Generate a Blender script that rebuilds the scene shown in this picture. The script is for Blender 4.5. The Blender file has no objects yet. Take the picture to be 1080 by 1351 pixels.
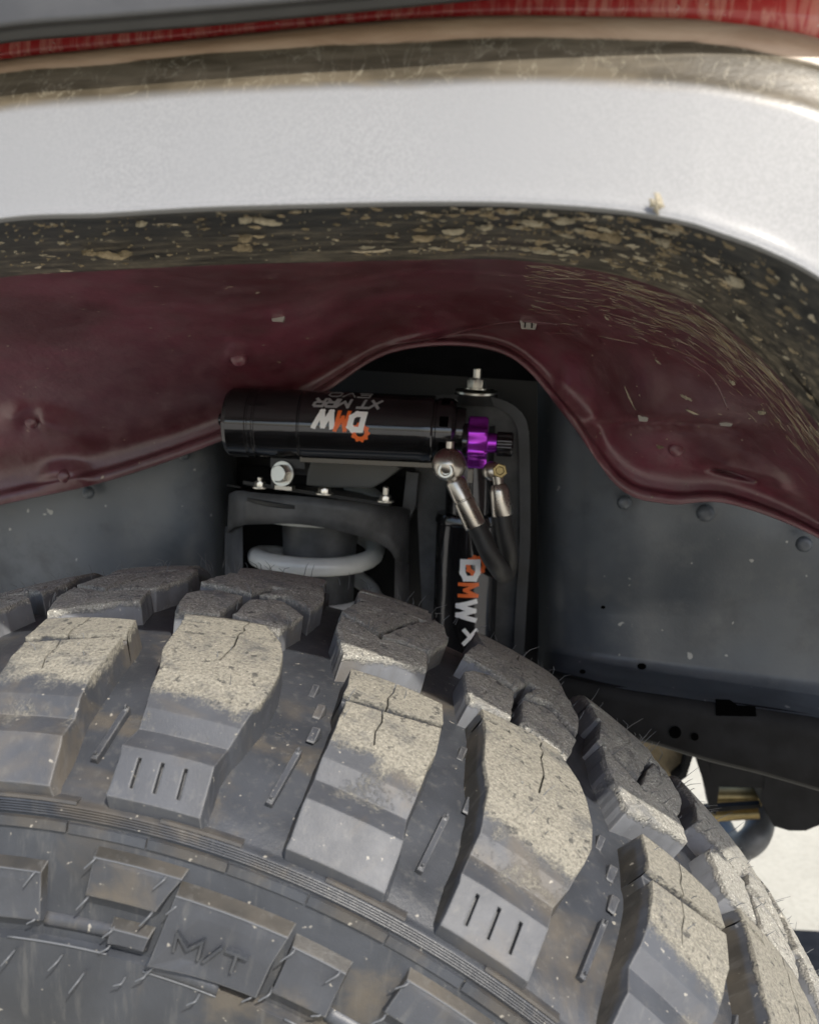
import bpy, bmesh, math, random
from math import sin, cos, pi, radians, sqrt, atan2, hypot
from mathutils import Vector, Matrix, noise
random.seed(7)
scene = bpy.context.scene
COL = scene.collection

# ------------------------------------------------------------------ camera
CX, CY, CZ, YAW, PITCH, ROLL, FPX = 0.18705, -0.49439, 0.54907, -0.14742, 0.15691, 0.0600, 1306.07
def cam_axes():
    f = Vector((sin(YAW)*cos(PITCH), cos(YAW)*cos(PITCH), -sin(PITCH)))
    r = Vector((cos(YAW), -sin(YAW), 0)); u = r.cross(f)
    return r*cos(ROLL)+u*sin(ROLL), -r*sin(ROLL)+u*cos(ROLL), f
RA, UA, FA = cam_axes()
cd = bpy.data.cameras.new('camera'); cam = bpy.data.objects.new('camera', cd); COL.objects.link(cam)
cam.matrix_world = Matrix(((RA.x, UA.x, -FA.x, CX), (RA.y, UA.y, -FA.y, CY), (RA.z, UA.z, -FA.z, CZ), (0, 0, 0, 1)))
cd.sensor_fit = 'VERTICAL'; cd.sensor_height = 24; cd.lens = FPX/1351*24
cd.clip_start = 0.01; cd.clip_end = 500
cd.dof.use_dof = True; cd.dof.focus_distance = 0.52; cd.dof.aperture_fstop = 9.0
scene.camera = cam
def at(px, py, Y):
    """world point on the plane y=Y that the photograph shows at pixel px,py"""
    d = FA + RA*((px-540)/FPX) - UA*((py-675.5)/FPX)
    t = (Y-CY)/d.y
    return Vector((CX, CY, CZ)) + d*t

# ------------------------------------------------------------------ light
SUN = Vector((0.42, -0.62, 0.80)).normalized()
w = bpy.data.worlds.new('World'); scene.world = w; w.use_nodes = True
nt = w.node_tree; bg = nt.nodes['Background']
sky = nt.nodes.new('ShaderNodeTexSky'); sky.sky_type = 'NISHITA'; sky.sun_disc = False
sky.dust_density = 2.5; sky.sun_elevation = math.asin(SUN.z); sky.sun_rotation = atan2(SUN.x, SUN.y)
nt.links.new(sky.outputs[0], bg.inputs[0]); bg.inputs[1].default_value = 0.13
sd = bpy.data.lights.new('sun', 'SUN'); sd.energy = 3.0; sd.angle = radians(0.6); sd.color = (1, 0.95, 0.86)
so = bpy.data.objects.new('sun', sd); COL.objects.link(so)
so.rotation_euler = SUN.to_track_quat('Z', 'Y').to_euler()
scene.view_settings.view_transform = 'Standard'; scene.view_settings.look = 'None'
scene.view_settings.exposure = 0.90; scene.view_settings.gamma = 1

# ------------------------------------------------------------------ materials
def newmat(name):
    m = bpy.data.materials.new(name); m.use_nodes = True
    return m, m.node_tree, m.node_tree.nodes['Principled BSDF']
class N:
    """small node-graph helper"""
    def __init__(s, nt): s.nt = nt; s.L = nt.links
    def new(s, t, **k):
        n = s.nt.nodes.new(t)
        for a, v in k.items(): setattr(n, a, v)
        return n
    def put(s, sock, v):
        if isinstance(v, bpy.types.NodeSocket): s.L.new(v, sock)
        else:
            if hasattr(sock.default_value, '__len__') and not hasattr(v, '__len__'): v = (v, v, v)
            if hasattr(sock.default_value, '__len__') and len(sock.default_value) == 4 and len(v) == 3: v = (*v, 1)
            sock.default_value = v
    def coord(s, scale=(1, 1, 1), rand=0.0, rot=(0, 0, 0)):
        tc = s.new('ShaderNodeTexCoord'); mp = s.new('ShaderNodeMapping')
        s.L.new(tc.outputs['Object'], mp.inputs[0]); mp.inputs['Scale'].default_value = scale
        mp.inputs['Rotation'].default_value = rot
        if rand:
            oi = s.new('ShaderNodeObjectInfo')
            mm = s.math('MULTIPLY', oi.outputs['Random'], rand)
            c = s.new('ShaderNodeCombineXYZ')
            for i in range(3): s.L.new(mm, c.inputs[i])
            s.L.new(c.outputs[0], mp.inputs['Location'])
        return mp.outputs[0]
    def noise(s, vec, scale, detail=4, rough=.55, dist=0):
        n = s.new('ShaderNodeTexNoise'); s.L.new(vec, n.inputs['Vector'])
        n.inputs['Scale'].default_value = scale; n.inputs['Detail'].default_value = detail
        n.inputs['Roughness'].default_value = rough; n.inputs['Distortion'].default_value = dist
        return n.outputs['Fac']
    def voro(s, vec, scale, feature='F1', out='Distance', rnd=1):
        n = s.new('ShaderNodeTexVoronoi'); n.feature = feature; s.L.new(vec, n.inputs['Vector'])
        n.inputs['Scale'].default_value = scale; n.inputs['Randomness'].default_value = rnd
        return n.outputs[out]
    def math(s, op, a, b=0.0, c=0.0, clamp=False):
        n = s.new('ShaderNodeMath', operation=op); n.use_clamp = clamp
        for i, v in enumerate((a, b, c)):
            if isinstance(v, bpy.types.NodeSocket): s.L.new(v, n.inputs[i])
            else: n.inputs[i].default_value = v
        return n.outputs[0]
    def step(s, v, lo, hi, a=0.0, b=1.0):
        n = s.new('ShaderNodeMapRange'); n.interpolation_type = 'SMOOTHSTEP'
        s.put(n.inputs[0], v); n.inputs[1].default_value = lo; n.inputs[2].default_value = hi
        n.inputs[3].default_value = a; n.inputs[4].default_value = b
        return n.outputs[0]
    def mix(s, f, a, b):
        n = s.new('ShaderNodeMix', data_type='RGBA'); s.put(n.inputs[0], f)
        s.put(n.inputs[6], a); s.put(n.inputs[7], b); return n.outputs[2]
    def attr(s, name):
        n = s.new('ShaderNodeAttribute'); n.attribute_name = name; return n.outputs['Fac']
    def bump(s, h, strength=.3, dist=.001, normal=None):
        n = s.new('ShaderNodeBump'); s.put(n.inputs['Height'], h)
        n.inputs['Strength'].default_value = strength; n.inputs['Distance'].default_value = dist
        if normal: s.L.new(normal, n.inputs['Normal'])
        return n.outputs[0]
    def bev(s, r=.0007, samples=4):
        n = s.new('ShaderNodeBevel'); n.samples = samples; n.inputs['Radius'].default_value = r
        return n.outputs[0]

def rubber_mat(name, base, dustc, grain=1.0, rough=.5, rand=3.0, bevel=True):
    m, t, b = newmat(name); g = N(t)
    co = g.coord(rand=rand)
    big = g.noise(co, 26, 4); fine = g.noise(co, 700, 6, .7); mid = g.noise(co, 110, 5, .6)
    grit = g.voro(co, 620); flake = g.noise(co, 900, 3, .7)
    d = g.attr('dust')
    # film of dull grey over the rubber, blotchy
    film = g.mix(g.step(big, .35, .68), base, tuple(c*1.45 for c in base))
    stain = g.step(g.noise(co, 17, 5, .6, .6), .52, .68)
    film = g.mix(g.math('MULTIPLY', stain, .45), film, (.13, .105, .07))
    brown_mask = g.step(g.math('ADD', g.math('MULTIPLY', d, -1.0), g.math('MULTIPLY', g.math('SUBTRACT', mid, .5), .5)), .1, .75)  # negative dust values: darker brown on panel top edges and block left walls
    film = g.mix(g.math('MULTIPLY', brown_mask, .85), film, g.mix(g.step(big, .35, .65), (.026, .024, .020), (.062, .054, .042)))
    v = g.math('ADD', d, g.math('MULTIPLY', g.math('SUBTRACT', mid, .5), .9))
    v = g.math('ADD', v, g.math('MULTIPLY', g.math('SUBTRACT', fine, .5), .6))
    v = g.math('ADD', v, g.math('MULTIPLY', g.math('SUBTRACT', g.noise(co, 34, 4, .6), .5), 1.1)); mask = g.step(v, .36, .80)
    dark = tuple(c*.58 for c in dustc)
    dcol = g.mix(g.step(fine, .36, .60), dark, dustc)
    dcol = g.mix(g.step(flake, *((.57, .66) if grain > 1.2 else (.60, .74))), dcol, tuple(min(1, c*1.9) for c in dustc))
    dcol = g.mix(g.step(g.noise(co, 45, 5, .7), .50, .72, 0, .7), dcol, tuple(c*1.3 for c in base)); dcol = g.mix(g.step(g.noise(co, 190, 3, .6), .60, .68, 0, .7), dcol, tuple(c*.5 for c in base))
    # light specks on the bare rubber
    sp = g.math('MULTIPLY', g.step(g.noise(co, 300, 2, .5), .70, .76), .5)
    film = g.mix(sp, film, (.42, .39, .33))
    nb = g.bev(.0013) if bevel else None
    if bevel:      # worn, lighter arrises
        geo = g.new('ShaderNodeNewGeometry'); vm = g.new('ShaderNodeVectorMath', operation='DOT_PRODUCT')
        t.links.new(nb, vm.inputs[0]); t.links.new(geo.outputs['Normal'], vm.inputs[1])
        edge = g.math('MULTIPLY', g.step(vm.outputs['Value'], .985, .86), g.step(mid, .30, .60, .25, .8))
        film = g.mix(edge, film, (.17, .172, .175))
    streak = g.noise(g.coord(scale=(60, 60, 9), rand=rand), 4, 5, .6)
    film = g.mix(g.step(streak, .52, .75, 0, .35), film, (.12, .118, .112))
    g.put(b.inputs['Base Color'], g.mix(mask, film, dcol))
    g.put(b.inputs['Roughness'], g.math('ADD', g.math('MULTIPLY', mask, .35), g.math('ADD', rough-.1, g.math('MULTIPLY', mid, .25)), clamp=True))
    b.inputs['Specular IOR Level'].default_value = .45
    h = g.math('ADD', g.math('MULTIPLY', g.math('MULTIPLY', fine, g.math('ADD', mask, .10)), 1.3*grain),
               g.math('MULTIPLY', g.math('MULTIPLY', grit, mask), -.5*grain))
    g.put(b.inputs['Normal'], g.bump(h, .8, .0013, nb))
    return m
M = {}
M['rubber_block'] = rubber_mat('dusty_tread_rubber', (.042, .045, .052), (.285, .268, .222), rough=.50)
M['rubber_centre'] = rubber_mat('worn_centre_rubber', (.125, .13, .14), (.40, .385, .34), grain=1.35)
M['rubber_casing'] = rubber_mat('casing_rubber', (.030, .033, .039), (.12, .10, .07), rough=.36, rand=0, bevel=False)
M['rubber_side'] = rubber_mat('sidewall_rubber', (.038, .041, .048), (.12, .11, .09), rough=.38)

def simple(name, col, rough=.5, metal=0., bumpscale=0, bumpstr=.2, dist=.0005, var=.0, spec=.5, coat=0, aniso=0, bevel=0):
    m, t, b = newmat(name); g = N(t); co = g.coord(rand=1.0)
    c = col
    if var:
        n = g.noise(co, 40, 5); c = g.mix(g.step(n, .3, .7), tuple(x*(1-var) for x in col), tuple(min(1, x*(1+var)) for x in col))
    g.put(b.inputs['Base Color'], c)
    r2 = g.noise(co, 120, 4)
    g.put(b.inputs['Roughness'], g.math('ADD', rough-.06, g.math('MULTIPLY', r2, .12), clamp=True))
    b.inputs['Metallic'].default_value = metal; b.inputs['Specular IOR Level'].default_value = spec
    b.inputs['Coat Weight'].default_value = coat; b.inputs['Anisotropic'].default_value = aniso
    nb = g.bev(bevel) if bevel else None
    if bumpscale: g.put(b.inputs['Normal'], g.bump(g.noise(co, bumpscale, 5), bumpstr, dist, nb))
    elif nb: g.put(b.inputs['Normal'], nb)
    return m
M['anod_black'] = simple('black_anodised_metal', (.065, .065, .07), .10, .85, 900, .05, .0003, spec=.6, bevel=.0005)
M['black_satin'] = simple('black_satin_paint', (.014, .014, .015), .42, 0, 300, .15, .0004, spec=.4, bevel=.0008)
M['bracket'] = simple('dusty_black_bracket', (.085, .086, .090), .45, 0, 260, .3, .0006, var=.35, spec=.4, bevel=.0008)
M['spring'] = simple('silver_painted_spring', (.72, .73, .71), .38, .1, 300, .1, .0003, var=.06)
M['steel'] = simple('zinc_plated_steel', (.62, .60, .55), .3, 1, 400, .15, .0003, bevel=.0004)
M['fitting'] = simple('nickel_fitting', (.50, .47, .43), .28, 1, 500, .08, .0002, var=.1, bevel=.0004)
M['purple'] = simple('purple_anodised_metal', (.42, .05, .62), .25, .85, 600, .05, .0002, bevel=.0004)
M['hose'] = simple('black_rubber_hose', (.016, .016, .017), .55, 0, 500, .25, .0004)
M['white_print'] = simple('white_print', (.90, .90, .90), .4)
M['grey_print'] = simple('grey_print', (.30, .30, .31), .4)
M['orange_print'] = simple('orange_print', (.85, .16, .03), .4)
M['brass'] = simple('gold_passivated_metal', (.28, .21, .09), .35, .6, 200, .2, .0005, var=.3)
M['hole'] = simple('dark_hole', (.002, .002, .002), .95, spec=.0)
M['mud'] = simple('dried_mud', (.27, .22, .145), .9, 0, 900, .9, .0012, var=.3, spec=.1)
M['mud_pale'] = simple('pale_dried_mud', (.36, .32, .24), .9, 0, 900, .9, .001, var=.25, spec=.1)
M['clip'] = simple('grey_plastic_clip', (.33, .31, .28), .6, bevel=.0005)
M['pin'] = simple('moulded_pin_rubber', (.095, .10, .108), .5)
M['trim'] = simple('weathered_grey_trim', (.040, .040, .040), .55, 0, 60, .2, .001, var=.15)
M['whisker'] = simple('rubber_whisker', (.16, .165, .17), .45)

def flare_mat():
    m, t, b = newmat('silver_flare_paint'); g = N(t); co = g.coord()
    fine = g.noise(co, 900, 3, .6); peel = g.noise(co, 620, 2, .5)
    big = g.noise(co, 10, 3); band = g.attr('band')         # 0 silver, 1 muddy top, 2 dusty tan roll
    cs = g.coord(scale=(9, 60, 34)); streak = g.noise(cs, 3.2, 7, .62, .5)
    vein = g.noise(g.coord(scale=(30, 22, 14)), 3.2, 4, .6, .8)
    silver = g.mix(g.step(fine, .35, .65), (.172, .175, .178), (.214, .216, .218))
    silver = g.mix(g.step(big, .3, .75), silver, (.190, .193, .197))
    brown = g.mix(g.step(streak, .36, .62), (.050, .040, .025), (.098, .080, .054))
    brown = g.mix(g.step(g.math('ABSOLUTE', g.math('SUBTRACT', vein, .5)), .012, .002, 0, .7), brown, (.17, .15, .11))
    tan = g.mix(g.step(streak, .3, .7), (.30, .20, .13), (.40, .29, .20))
    e = g.math('ADD', band, g.math('MULTIPLY', g.math('SUBTRACT', streak, .5), .35))
    c = g.mix(g.step(e, .25, .85), silver, brown); c = g.mix(g.step(e, 1.45, 1.6), c, tan)
    g.put(b.inputs['Base Color'], c)
    g.put(b.inputs['Roughness'], g.step(band, .3, .6, .55, .38))
    b.inputs['Metallic'].default_value = 0; b.inputs['Coat Weight'].default_value = .06; b.inputs['Coat Roughness'].default_value = .2
    g.put(b.inputs['Normal'], g.bump(peel, .22, .0003))
    return m
M['flare'] = flare_mat()

def lip_mat():
    m, t, b = newmat('muddy_black_lip'); g = N(t)
    co = g.coord(); st = g.coord(scale=(5, 34, 34))
    lay = g.attr('band')
    a = g.noise(st, 7, 6, .62, .4); bl = g.noise(g.coord(scale=(14, 22, 22)), 6, 3, .5, .3); f = g.noise(co, 320, 5, .6)
    base = g.mix(g.step(a, .35, .7), g.mix(lay, (.016, .018, .020), (.034, .030, .024)), g.mix(lay, (.040, .040, .038), (.130, .112, .082)))
    streaks = g.step(g.math('ADD', a, g.math('MULTIPLY', lay, .12)), .60, .72)
    c = g.mix(g.math('MULTIPLY', streaks, .75), base, g.mix(g.step(f, .4, .6), (.085, .072, .052), (.17, .145, .105)))
    blots = g.step(g.math('ADD', bl, g.math('MULTIPLY', lay, .03)), .69, .71)
    c = g.mix(blots, c, g.mix(g.step(f, .4, .6), (.28, .23, .15), (.46, .39, .28)))
    g.put(b.inputs['Base Color'], c); g.put(b.inputs['Roughness'], g.math('ADD', g.math('MULTIPLY', blots, .4), .42))
    g.put(b.inputs['Normal'], g.bump(g.math('ADD', g.math('MULTIPLY', blots, .8), g.math('MULTIPLY', f, .35)), .6, .0012))
    return m
M['lip'] = lip_mat()

def red_mat():
    m, t, b = newmat('dusty_red_paint'); g = N(t)
    co = g.coord(rot=(0, radians(22), 0), scale=(1, 1, .16)); n = g.noise(co, 300, 4, .6, .5); big = g.noise(g.coord(), 30, 5, .6)
    c = g.mix(g.step(n, .42, .62), (.55, .04, .04), (.70, .25, .20))
    c = g.mix(g.step(big, .45, .7, 0, .6), c, (.55, .045, .05))
    c = g.mix(g.step(g.noise(g.coord(), 420, 2), .70, .75), c, (.7, .5, .42))
    g.put(b.inputs['Base Color'], c); b.inputs['Roughness'].default_value = .35; b.inputs['Coat Weight'].default_value = .4
    return m
M['red'] = red_mat()

def liner_mat():
    m, t, b = newmat('maroon_wheelhouse_paint'); g = N(t)
    co = g.coord(); big = g.noise(co, 9, 5, .6); mid = g.noise(co, 60, 5, .6); f = g.noise(co, 520, 5, .65)
    c = g.mix(g.step(big, .38, .66), (.085, .019, .024), (.185, .044, .068)); c = g.mix(g.step(g.noise(co, 4.5, 3), .45, .65, 0, .65), c, (.042, .014, .016))
    c = g.mix(g.step(mid, .4, .75, 0, .5), c, (.16, .085, .090)); c = g.mix(g.step(g.noise(co, 14, 5, .65), .45, .7, 0, .4), c, (.14, .070, .078))
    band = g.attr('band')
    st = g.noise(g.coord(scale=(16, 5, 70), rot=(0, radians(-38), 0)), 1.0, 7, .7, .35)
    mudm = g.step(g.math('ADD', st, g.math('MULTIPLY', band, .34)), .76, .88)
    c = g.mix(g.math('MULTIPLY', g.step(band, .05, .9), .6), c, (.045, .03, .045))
    c = g.mix(mudm, c, g.mix(g.step(f, .4, .6), (.25, .20, .14), (.45, .39, .29)))
    sp = g.step(g.noise(co, 130, 2, .5), .735, .755)
    c = g.mix(sp, c, (.35, .28, .2))
    g.put(b.inputs['Base Color'], c)
    g.put(b.inputs['Roughness'], g.math('ADD', g.math('MULTIPLY', mid, .2), .3))
    b.inputs['Specular IOR Level'].default_value = .5; b.inputs['Coat Weight'].default_value = .6; b.inputs['Coat Roughness'].default_value = .28
    g.put(b.inputs['Normal'], g.bump(g.math('ADD', f, g.math('MULTIPLY', mudm, 1.)), .35, .0008, g.bump(g.noise(co, 150, 3, .5), .35, .0016, g.bump(g.noise(co, 7, 2, .4, .5), 1.0, .022))))
    return m
M['liner'] = liner_mat()

def apron_mat():
    m, t, b = newmat('grey_black_apron_paint'); g = N(t); co = g.coord()
    big = g.noise(co, 6, 4, .5); mid = g.noise(co, 50, 5, .6); f = g.noise(co, 500, 4, .6)
    c = g.mix(g.step(big, .3, .7), (.075, .085, .100), (.150, .165, .185))
    c = g.mix(g.step(mid, .45, .8, 0, .5), c, (.16, .165, .17)); c = g.mix(g.step(g.noise(co, 16, 6, .65), .5, .72, 0, .55), c, (.045, .05, .058))
    sp = g.step(g.noise(co, 110, 2, .4), .735, .76)
    c = g.mix(sp, c, (.42, .42, .40))
    g.put(b.inputs['Base Color'], c); g.put(b.inputs['Roughness'], g.math('ADD', g.math('MULTIPLY', mid, .15), .28))
    g.put(b.inputs['Normal'], g.bump(f, .25, .0005, g.bump(g.noise(co, 5, 2, .4), 1.0, .03)))
    return m
M['apron'] = apron_mat()
M['frame'] = simple('black_chassis_paint', (.008, .008, .009), .62, 0, 350, .3, .0005, var=.4, spec=.2, bevel=.001)

def ground_mat():
    m, t, b = newmat('pale_concrete'); g = N(t); co = g.coord()
    a = g.noise(co, 3, 6, .6); f = g.noise(co, 90, 5, .7)
    c = g.mix(g.step(a, .3, .7), (.38, .36, .30), (.46, .44, .37)); c = g.mix(g.step(f, .4, .7, 0, .4), c, (.28, .265, .22))
    g.put(b.inputs['Base Color'], c); b.inputs['Roughness'].default_value = .85
    g.put(b.inputs['Normal'], g.bump(f, .4, .004)); return m
M['ground'] = ground_mat()

# ------------------------------------------------------------------ mesh helpers
def mesh_obj(name, verts, faces, mat, parent=None, smooth=False, attrs=None, origin=None, mesh_only=False, weld=False):
    me = bpy.data.meshes.new(name)
    if origin is not None: verts = [(v[0]-origin[0], v[1]-origin[1], v[2]-origin[2]) for v in verts]
    me.from_pydata([tuple(v) for v in verts], [], faces)
    if attrs:
        for k, vals in attrs.items():
            a = me.attributes.new(k, 'FLOAT', 'POINT'); a.data.foreach_set('value', vals)
    bm = bmesh.new(); bm.from_mesh(me)
    if weld: bmesh.ops.remove_doubles(bm, verts=bm.verts, dist=1e-6)
    bmesh.ops.recalc_face_normals(bm, faces=bm.faces)
    bm.to_mesh(me); bm.free()
    if smooth: me.polygons.foreach_set('use_smooth', [True]*len(me.polygons))
    me.materials.append(mat)
    if mesh_only: return me
    o = bpy.data.objects.new(name, me); COL.objects.link(o)
    if origin is not None: o.location = origin
    if parent: o.parent = parent
    return o
def add(name, me, parent=None, rot=None):
    o = bpy.data.objects.new(name, me); COL.objects.link(o); o.parent = parent
    if rot is not None: o.rotation_euler = rot
    return o
def thing(name, label, cat, loc=(0, 0, 0)):
    o = bpy.data.objects.new(name, None); COL.objects.link(o); o.empty_display_size = .05
    o['label'] = label; o['category'] = cat; return o
def basis(axis):
    z = Vector(axis).normalized(); x = z.orthogonal().normalized(); return x, z.cross(x), z
def lathe(prof, org, axis, n=48, up=None):
    """prof: (t along axis, radius); returns verts, faces"""
    z = Vector(axis).normalized(); x = Vector(up) if up is not None else z.orthogonal()
    x = (x - z*x.dot(z)).normalized(); y = z.cross(x); org = Vector(org)
    V, F = [], []
    for t, r in prof:
        for i in range(n):
            a = 2*pi*i/n; rr = r(a) if callable(r) else r
            V.append(org+z*t+(x*cos(a)+y*sin(a))*rr)
    for k in range(len(prof)-1):
        for i in range(n):
            j = (i+1) % n; F.append((k*n+i, k*n+j, (k+1)*n+j, (k+1)*n+i))
    F.append(tuple(range(n-1, -1, -1))); F.append(tuple(range((len(prof)-1)*n, len(prof)*n)))
    return V, F
def sharp_lathe(prof):
    out = []
    for t, r in prof: out.append((t, r))
    return out
def auto_smooth(o, ang=35):
    me = o.data; me.polygons.foreach_set('use_smooth', [True]*len(me.polygons))
    bm = bmesh.new(); bm.from_mesh(me)
    for e in bm.edges:
        if len(e.link_faces) == 2 and e.calc_face_angle(0) > radians(ang): e.smooth = False
    bm.to_mesh(me); bm.free()
def tube(pts, r, n=16, steps=8, closed=False):
    P = [Vector(p) for p in pts]
    Q = []
    if steps > 1:
        for i in range(len(P)-1):
            p0 = P[max(i-1, 0)]; p1 = P[i]; p2 = P[i+1]; p3 = P[min(i+2, len(P)-1)]
            for s in range(steps):
                t = s/steps
                Q.append(.5*((2*p1)+(p2-p0)*t+(2*p0-5*p1+4*p2-p3)*t*t+(3*p1-p0-3*p2+p3)*t**3))
        Q.append(P[-1])
    else: Q = P
    V, F = [], []; x = None
    for i, q in enumerate(Q):
        d = (Q[min(i+1, len(Q)-1)]-Q[max(i-1, 0)]).normalized()
        x = d.orthogonal().normalized() if x is None else (x-d*x.dot(d)).normalized()
        y = d.cross(x); rr = r(i/(len(Q)-1)) if callable(r) else r
        for k in range(n): a = 2*pi*k/n; V.append(q+(x*cos(a)+y*sin(a))*rr)
    for i in range(len(Q)-1):
        for k in range(n): j = (k+1) % n; F.append((i*n+k, i*n+j, (i+1)*n+j, (i+1)*n+k))
    F.append(tuple(range(n-1, -1, -1))); F.append(tuple(range((len(Q)-1)*n, len(Q)*n)))
    return V, F
def box(c, sx, sy, sz, axes=None):
    X, Y, Z = axes if axes else (Vector((1, 0, 0)), Vector((0, 1, 0)), Vector((0, 0, 1)))
    c = Vector(c); V = [c+X*a*sx/2+Y*b*sy/2+Z*d*sz/2 for a in (-1, 1) for b in (-1, 1) for d in (-1, 1)]
    return V, [(0, 1, 3, 2), (4, 6, 7, 5), (0, 4, 5, 1), (2, 3, 7, 6), (0, 2, 6, 4), (1, 5, 7, 3)]
def merge(*vf):
    V, F = [], []
    for v, f in vf:
        o = len(V); V += list(v); F += [tuple(i+o for i in q) for q in f]
    return V, F
def catmull(P, t):
    n = len(P)-1; x = min(max(t, 0), 1)*n; i = min(int(x), n-1); f = x-i
    p1, p2 = P[i], P[i+1]
    p0 = P[i-1] if i > 0 else p1*2-p2; p3 = P[i+2] if i+2 <= n else p2*2-p1
    return .5*((2*p1)+(p2-p0)*f+(2*p0-5*p1+4*p2-p3)*f*f+(3*p1-p0-3*p2+p3)*f**3)
def prism(poly, depth_vec, twist=None):
    """extrude a planar polygon of Vectors by depth_vec"""
    n = len(poly); V = [Vector(p) for p in poly]+[Vector(p)+Vector(depth_vec) for p in poly]
    F = [tuple(range(n)), tuple(range(2*n-1, n-1, -1))]+[(i, (i+1) % n, (i+1) % n+n, i+n) for i in range(n)]
    return V, F

# ------------------------------------------------------------------ ground
gm = mesh_obj('ground', [(-60, -60, -.42), (60, -60, -.42), (60, 60, -.42), (-60, 60, -.42)], [(0, 1, 2, 3)], M['ground'])
gm['kind'] = 'structure'

# ================================================================== TYRE
NP = 34; D = 2*pi/NP; T0 = 0.1178
# parameter, block-top (y, r), casing (y, r)
NODES = [(0, 0, .4172, 0, .4035), (-.03, -.03, .4167, -.03, .403), (-.05, -.05, .4159, -.05, .4015), (-.08, -.08, .4135, -.08, .398), (-.100, -.100, .4094, -.098, .3935),
         (-.112, -.112, .4045, -.110, .3885), (-.121, -.121, .3990, -.118, .3845), (-.1262, -.1262, .3915, -.1235, .3815), (-.1385, -.1395, .3895, -.132, .3770),
         (-.1500, -.1528, .3742, -.1462, .3715), (-.156, -.1497, .3655, -.1475, .3680)]
def lerpnode(y):
    sgn = 1 if y < 0 else -1; a = max(-abs(y), -.156)
    for i in range(len(NODES)-1):
        if NODES[i+1][0] <= a <= NODES[i][0]:
            p, q = NODES[i], NODES[i+1]; f = (a-p[0])/(q[0]-p[0]); v = [p[k]+(q[k]-p[k])*f for k in range(1, 5)]
            return (v[0]*sgn, v[1]), (v[2]*sgn, v[3])
def cyl(th, y, r): return Vector((r*sin(th), y, r*cos(th)))
def tread(u, y, h=0.0):
    """point over the tread: h=0 is block top, negative goes towards the casing; h='b' is the casing (slightly sunk)"""
    (ty, tr), (by, br) = lerpnode(y); th = u*D
    if h == 'b': return cyl(th, by*.995, br-.0008)
    if h:
        n = Vector((ty-by, tr-br)); l = n.length or 1; n = n/l
        if l < .002: n = Vector((-1 if y < 0 else 1, 0))
        return cyl(th, ty+n.x*h, tr+n.y*h)
    return cyl(th, ty, tr)

tyre = thing('tyre', 'big black off-road tyre with chunky dusty tread blocks, filling the lower half', 'tyre')
tyre.location = (0, 0, -.4172)
def tparent(o): o.parent = tyre; o.matrix_parent_inverse = Matrix.Translation((0, 0, .4172)); return o

# casing: groove floors, shoulders and side walls in one swept skin
prof = []
for i in range(29):
    y = -.147+.294*i/28
    best = min(range(600), key=lambda k: abs(lerpnode(-.15+.3*k/599)[1][0]-y)); prof.append(lerpnode(-.15+.3*best/599)[1])
side = [(-.1490, .3685), (-.1505, .3679), (-.1515, .3676)]
# decorative ring of fine ribs
for k in range(5):
    r0 = .3672-.0011*k; side += [(-.1528, r0), (-.1532, r0-.0004), (-.1528, r0-.0008), (-.1524, r0-.0010)]
side += [(-.1515, .3614), (-.1530, .3560), (-.1545, .346), (-.1555, .335), (-.1560, .322), (-.1566, .3135), (-.1602, .3120), (-.1606, .300), (-.1600, .285), (-.157, .270), (-.150, .255), (-.140, .245), (-.128, .238), (-.120, .226), (-.105, .222)]
full = [(-y, r) for y, r in reversed([]) ] + list(reversed(side)) + prof + [(-y, r) for y, r in side]
V, F, dust = [], [], []
NS = 34*8
rnd = random.Random(3)
for y, r in full:
    for i in range(NS):
        th = 2*pi*i/NS; V.append(cyl(th, y, r)); u = th/D
        dv = .06
        if abs(y) < .14 and r > .375: dv = .18
        dust.append(dv)
for k in range(len(full)-1):
    for i in range(NS):
        j = (i+1) % NS; F.append((k*NS+i, k*NS+j, (k+1)*NS+j, (k+1)*NS+i))
cas = mesh_obj('casing', V, F, M['rubber_casing'], smooth=True, attrs={'dust': dust}); auto_smooth(cas, 50); tparent(cas)

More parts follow.
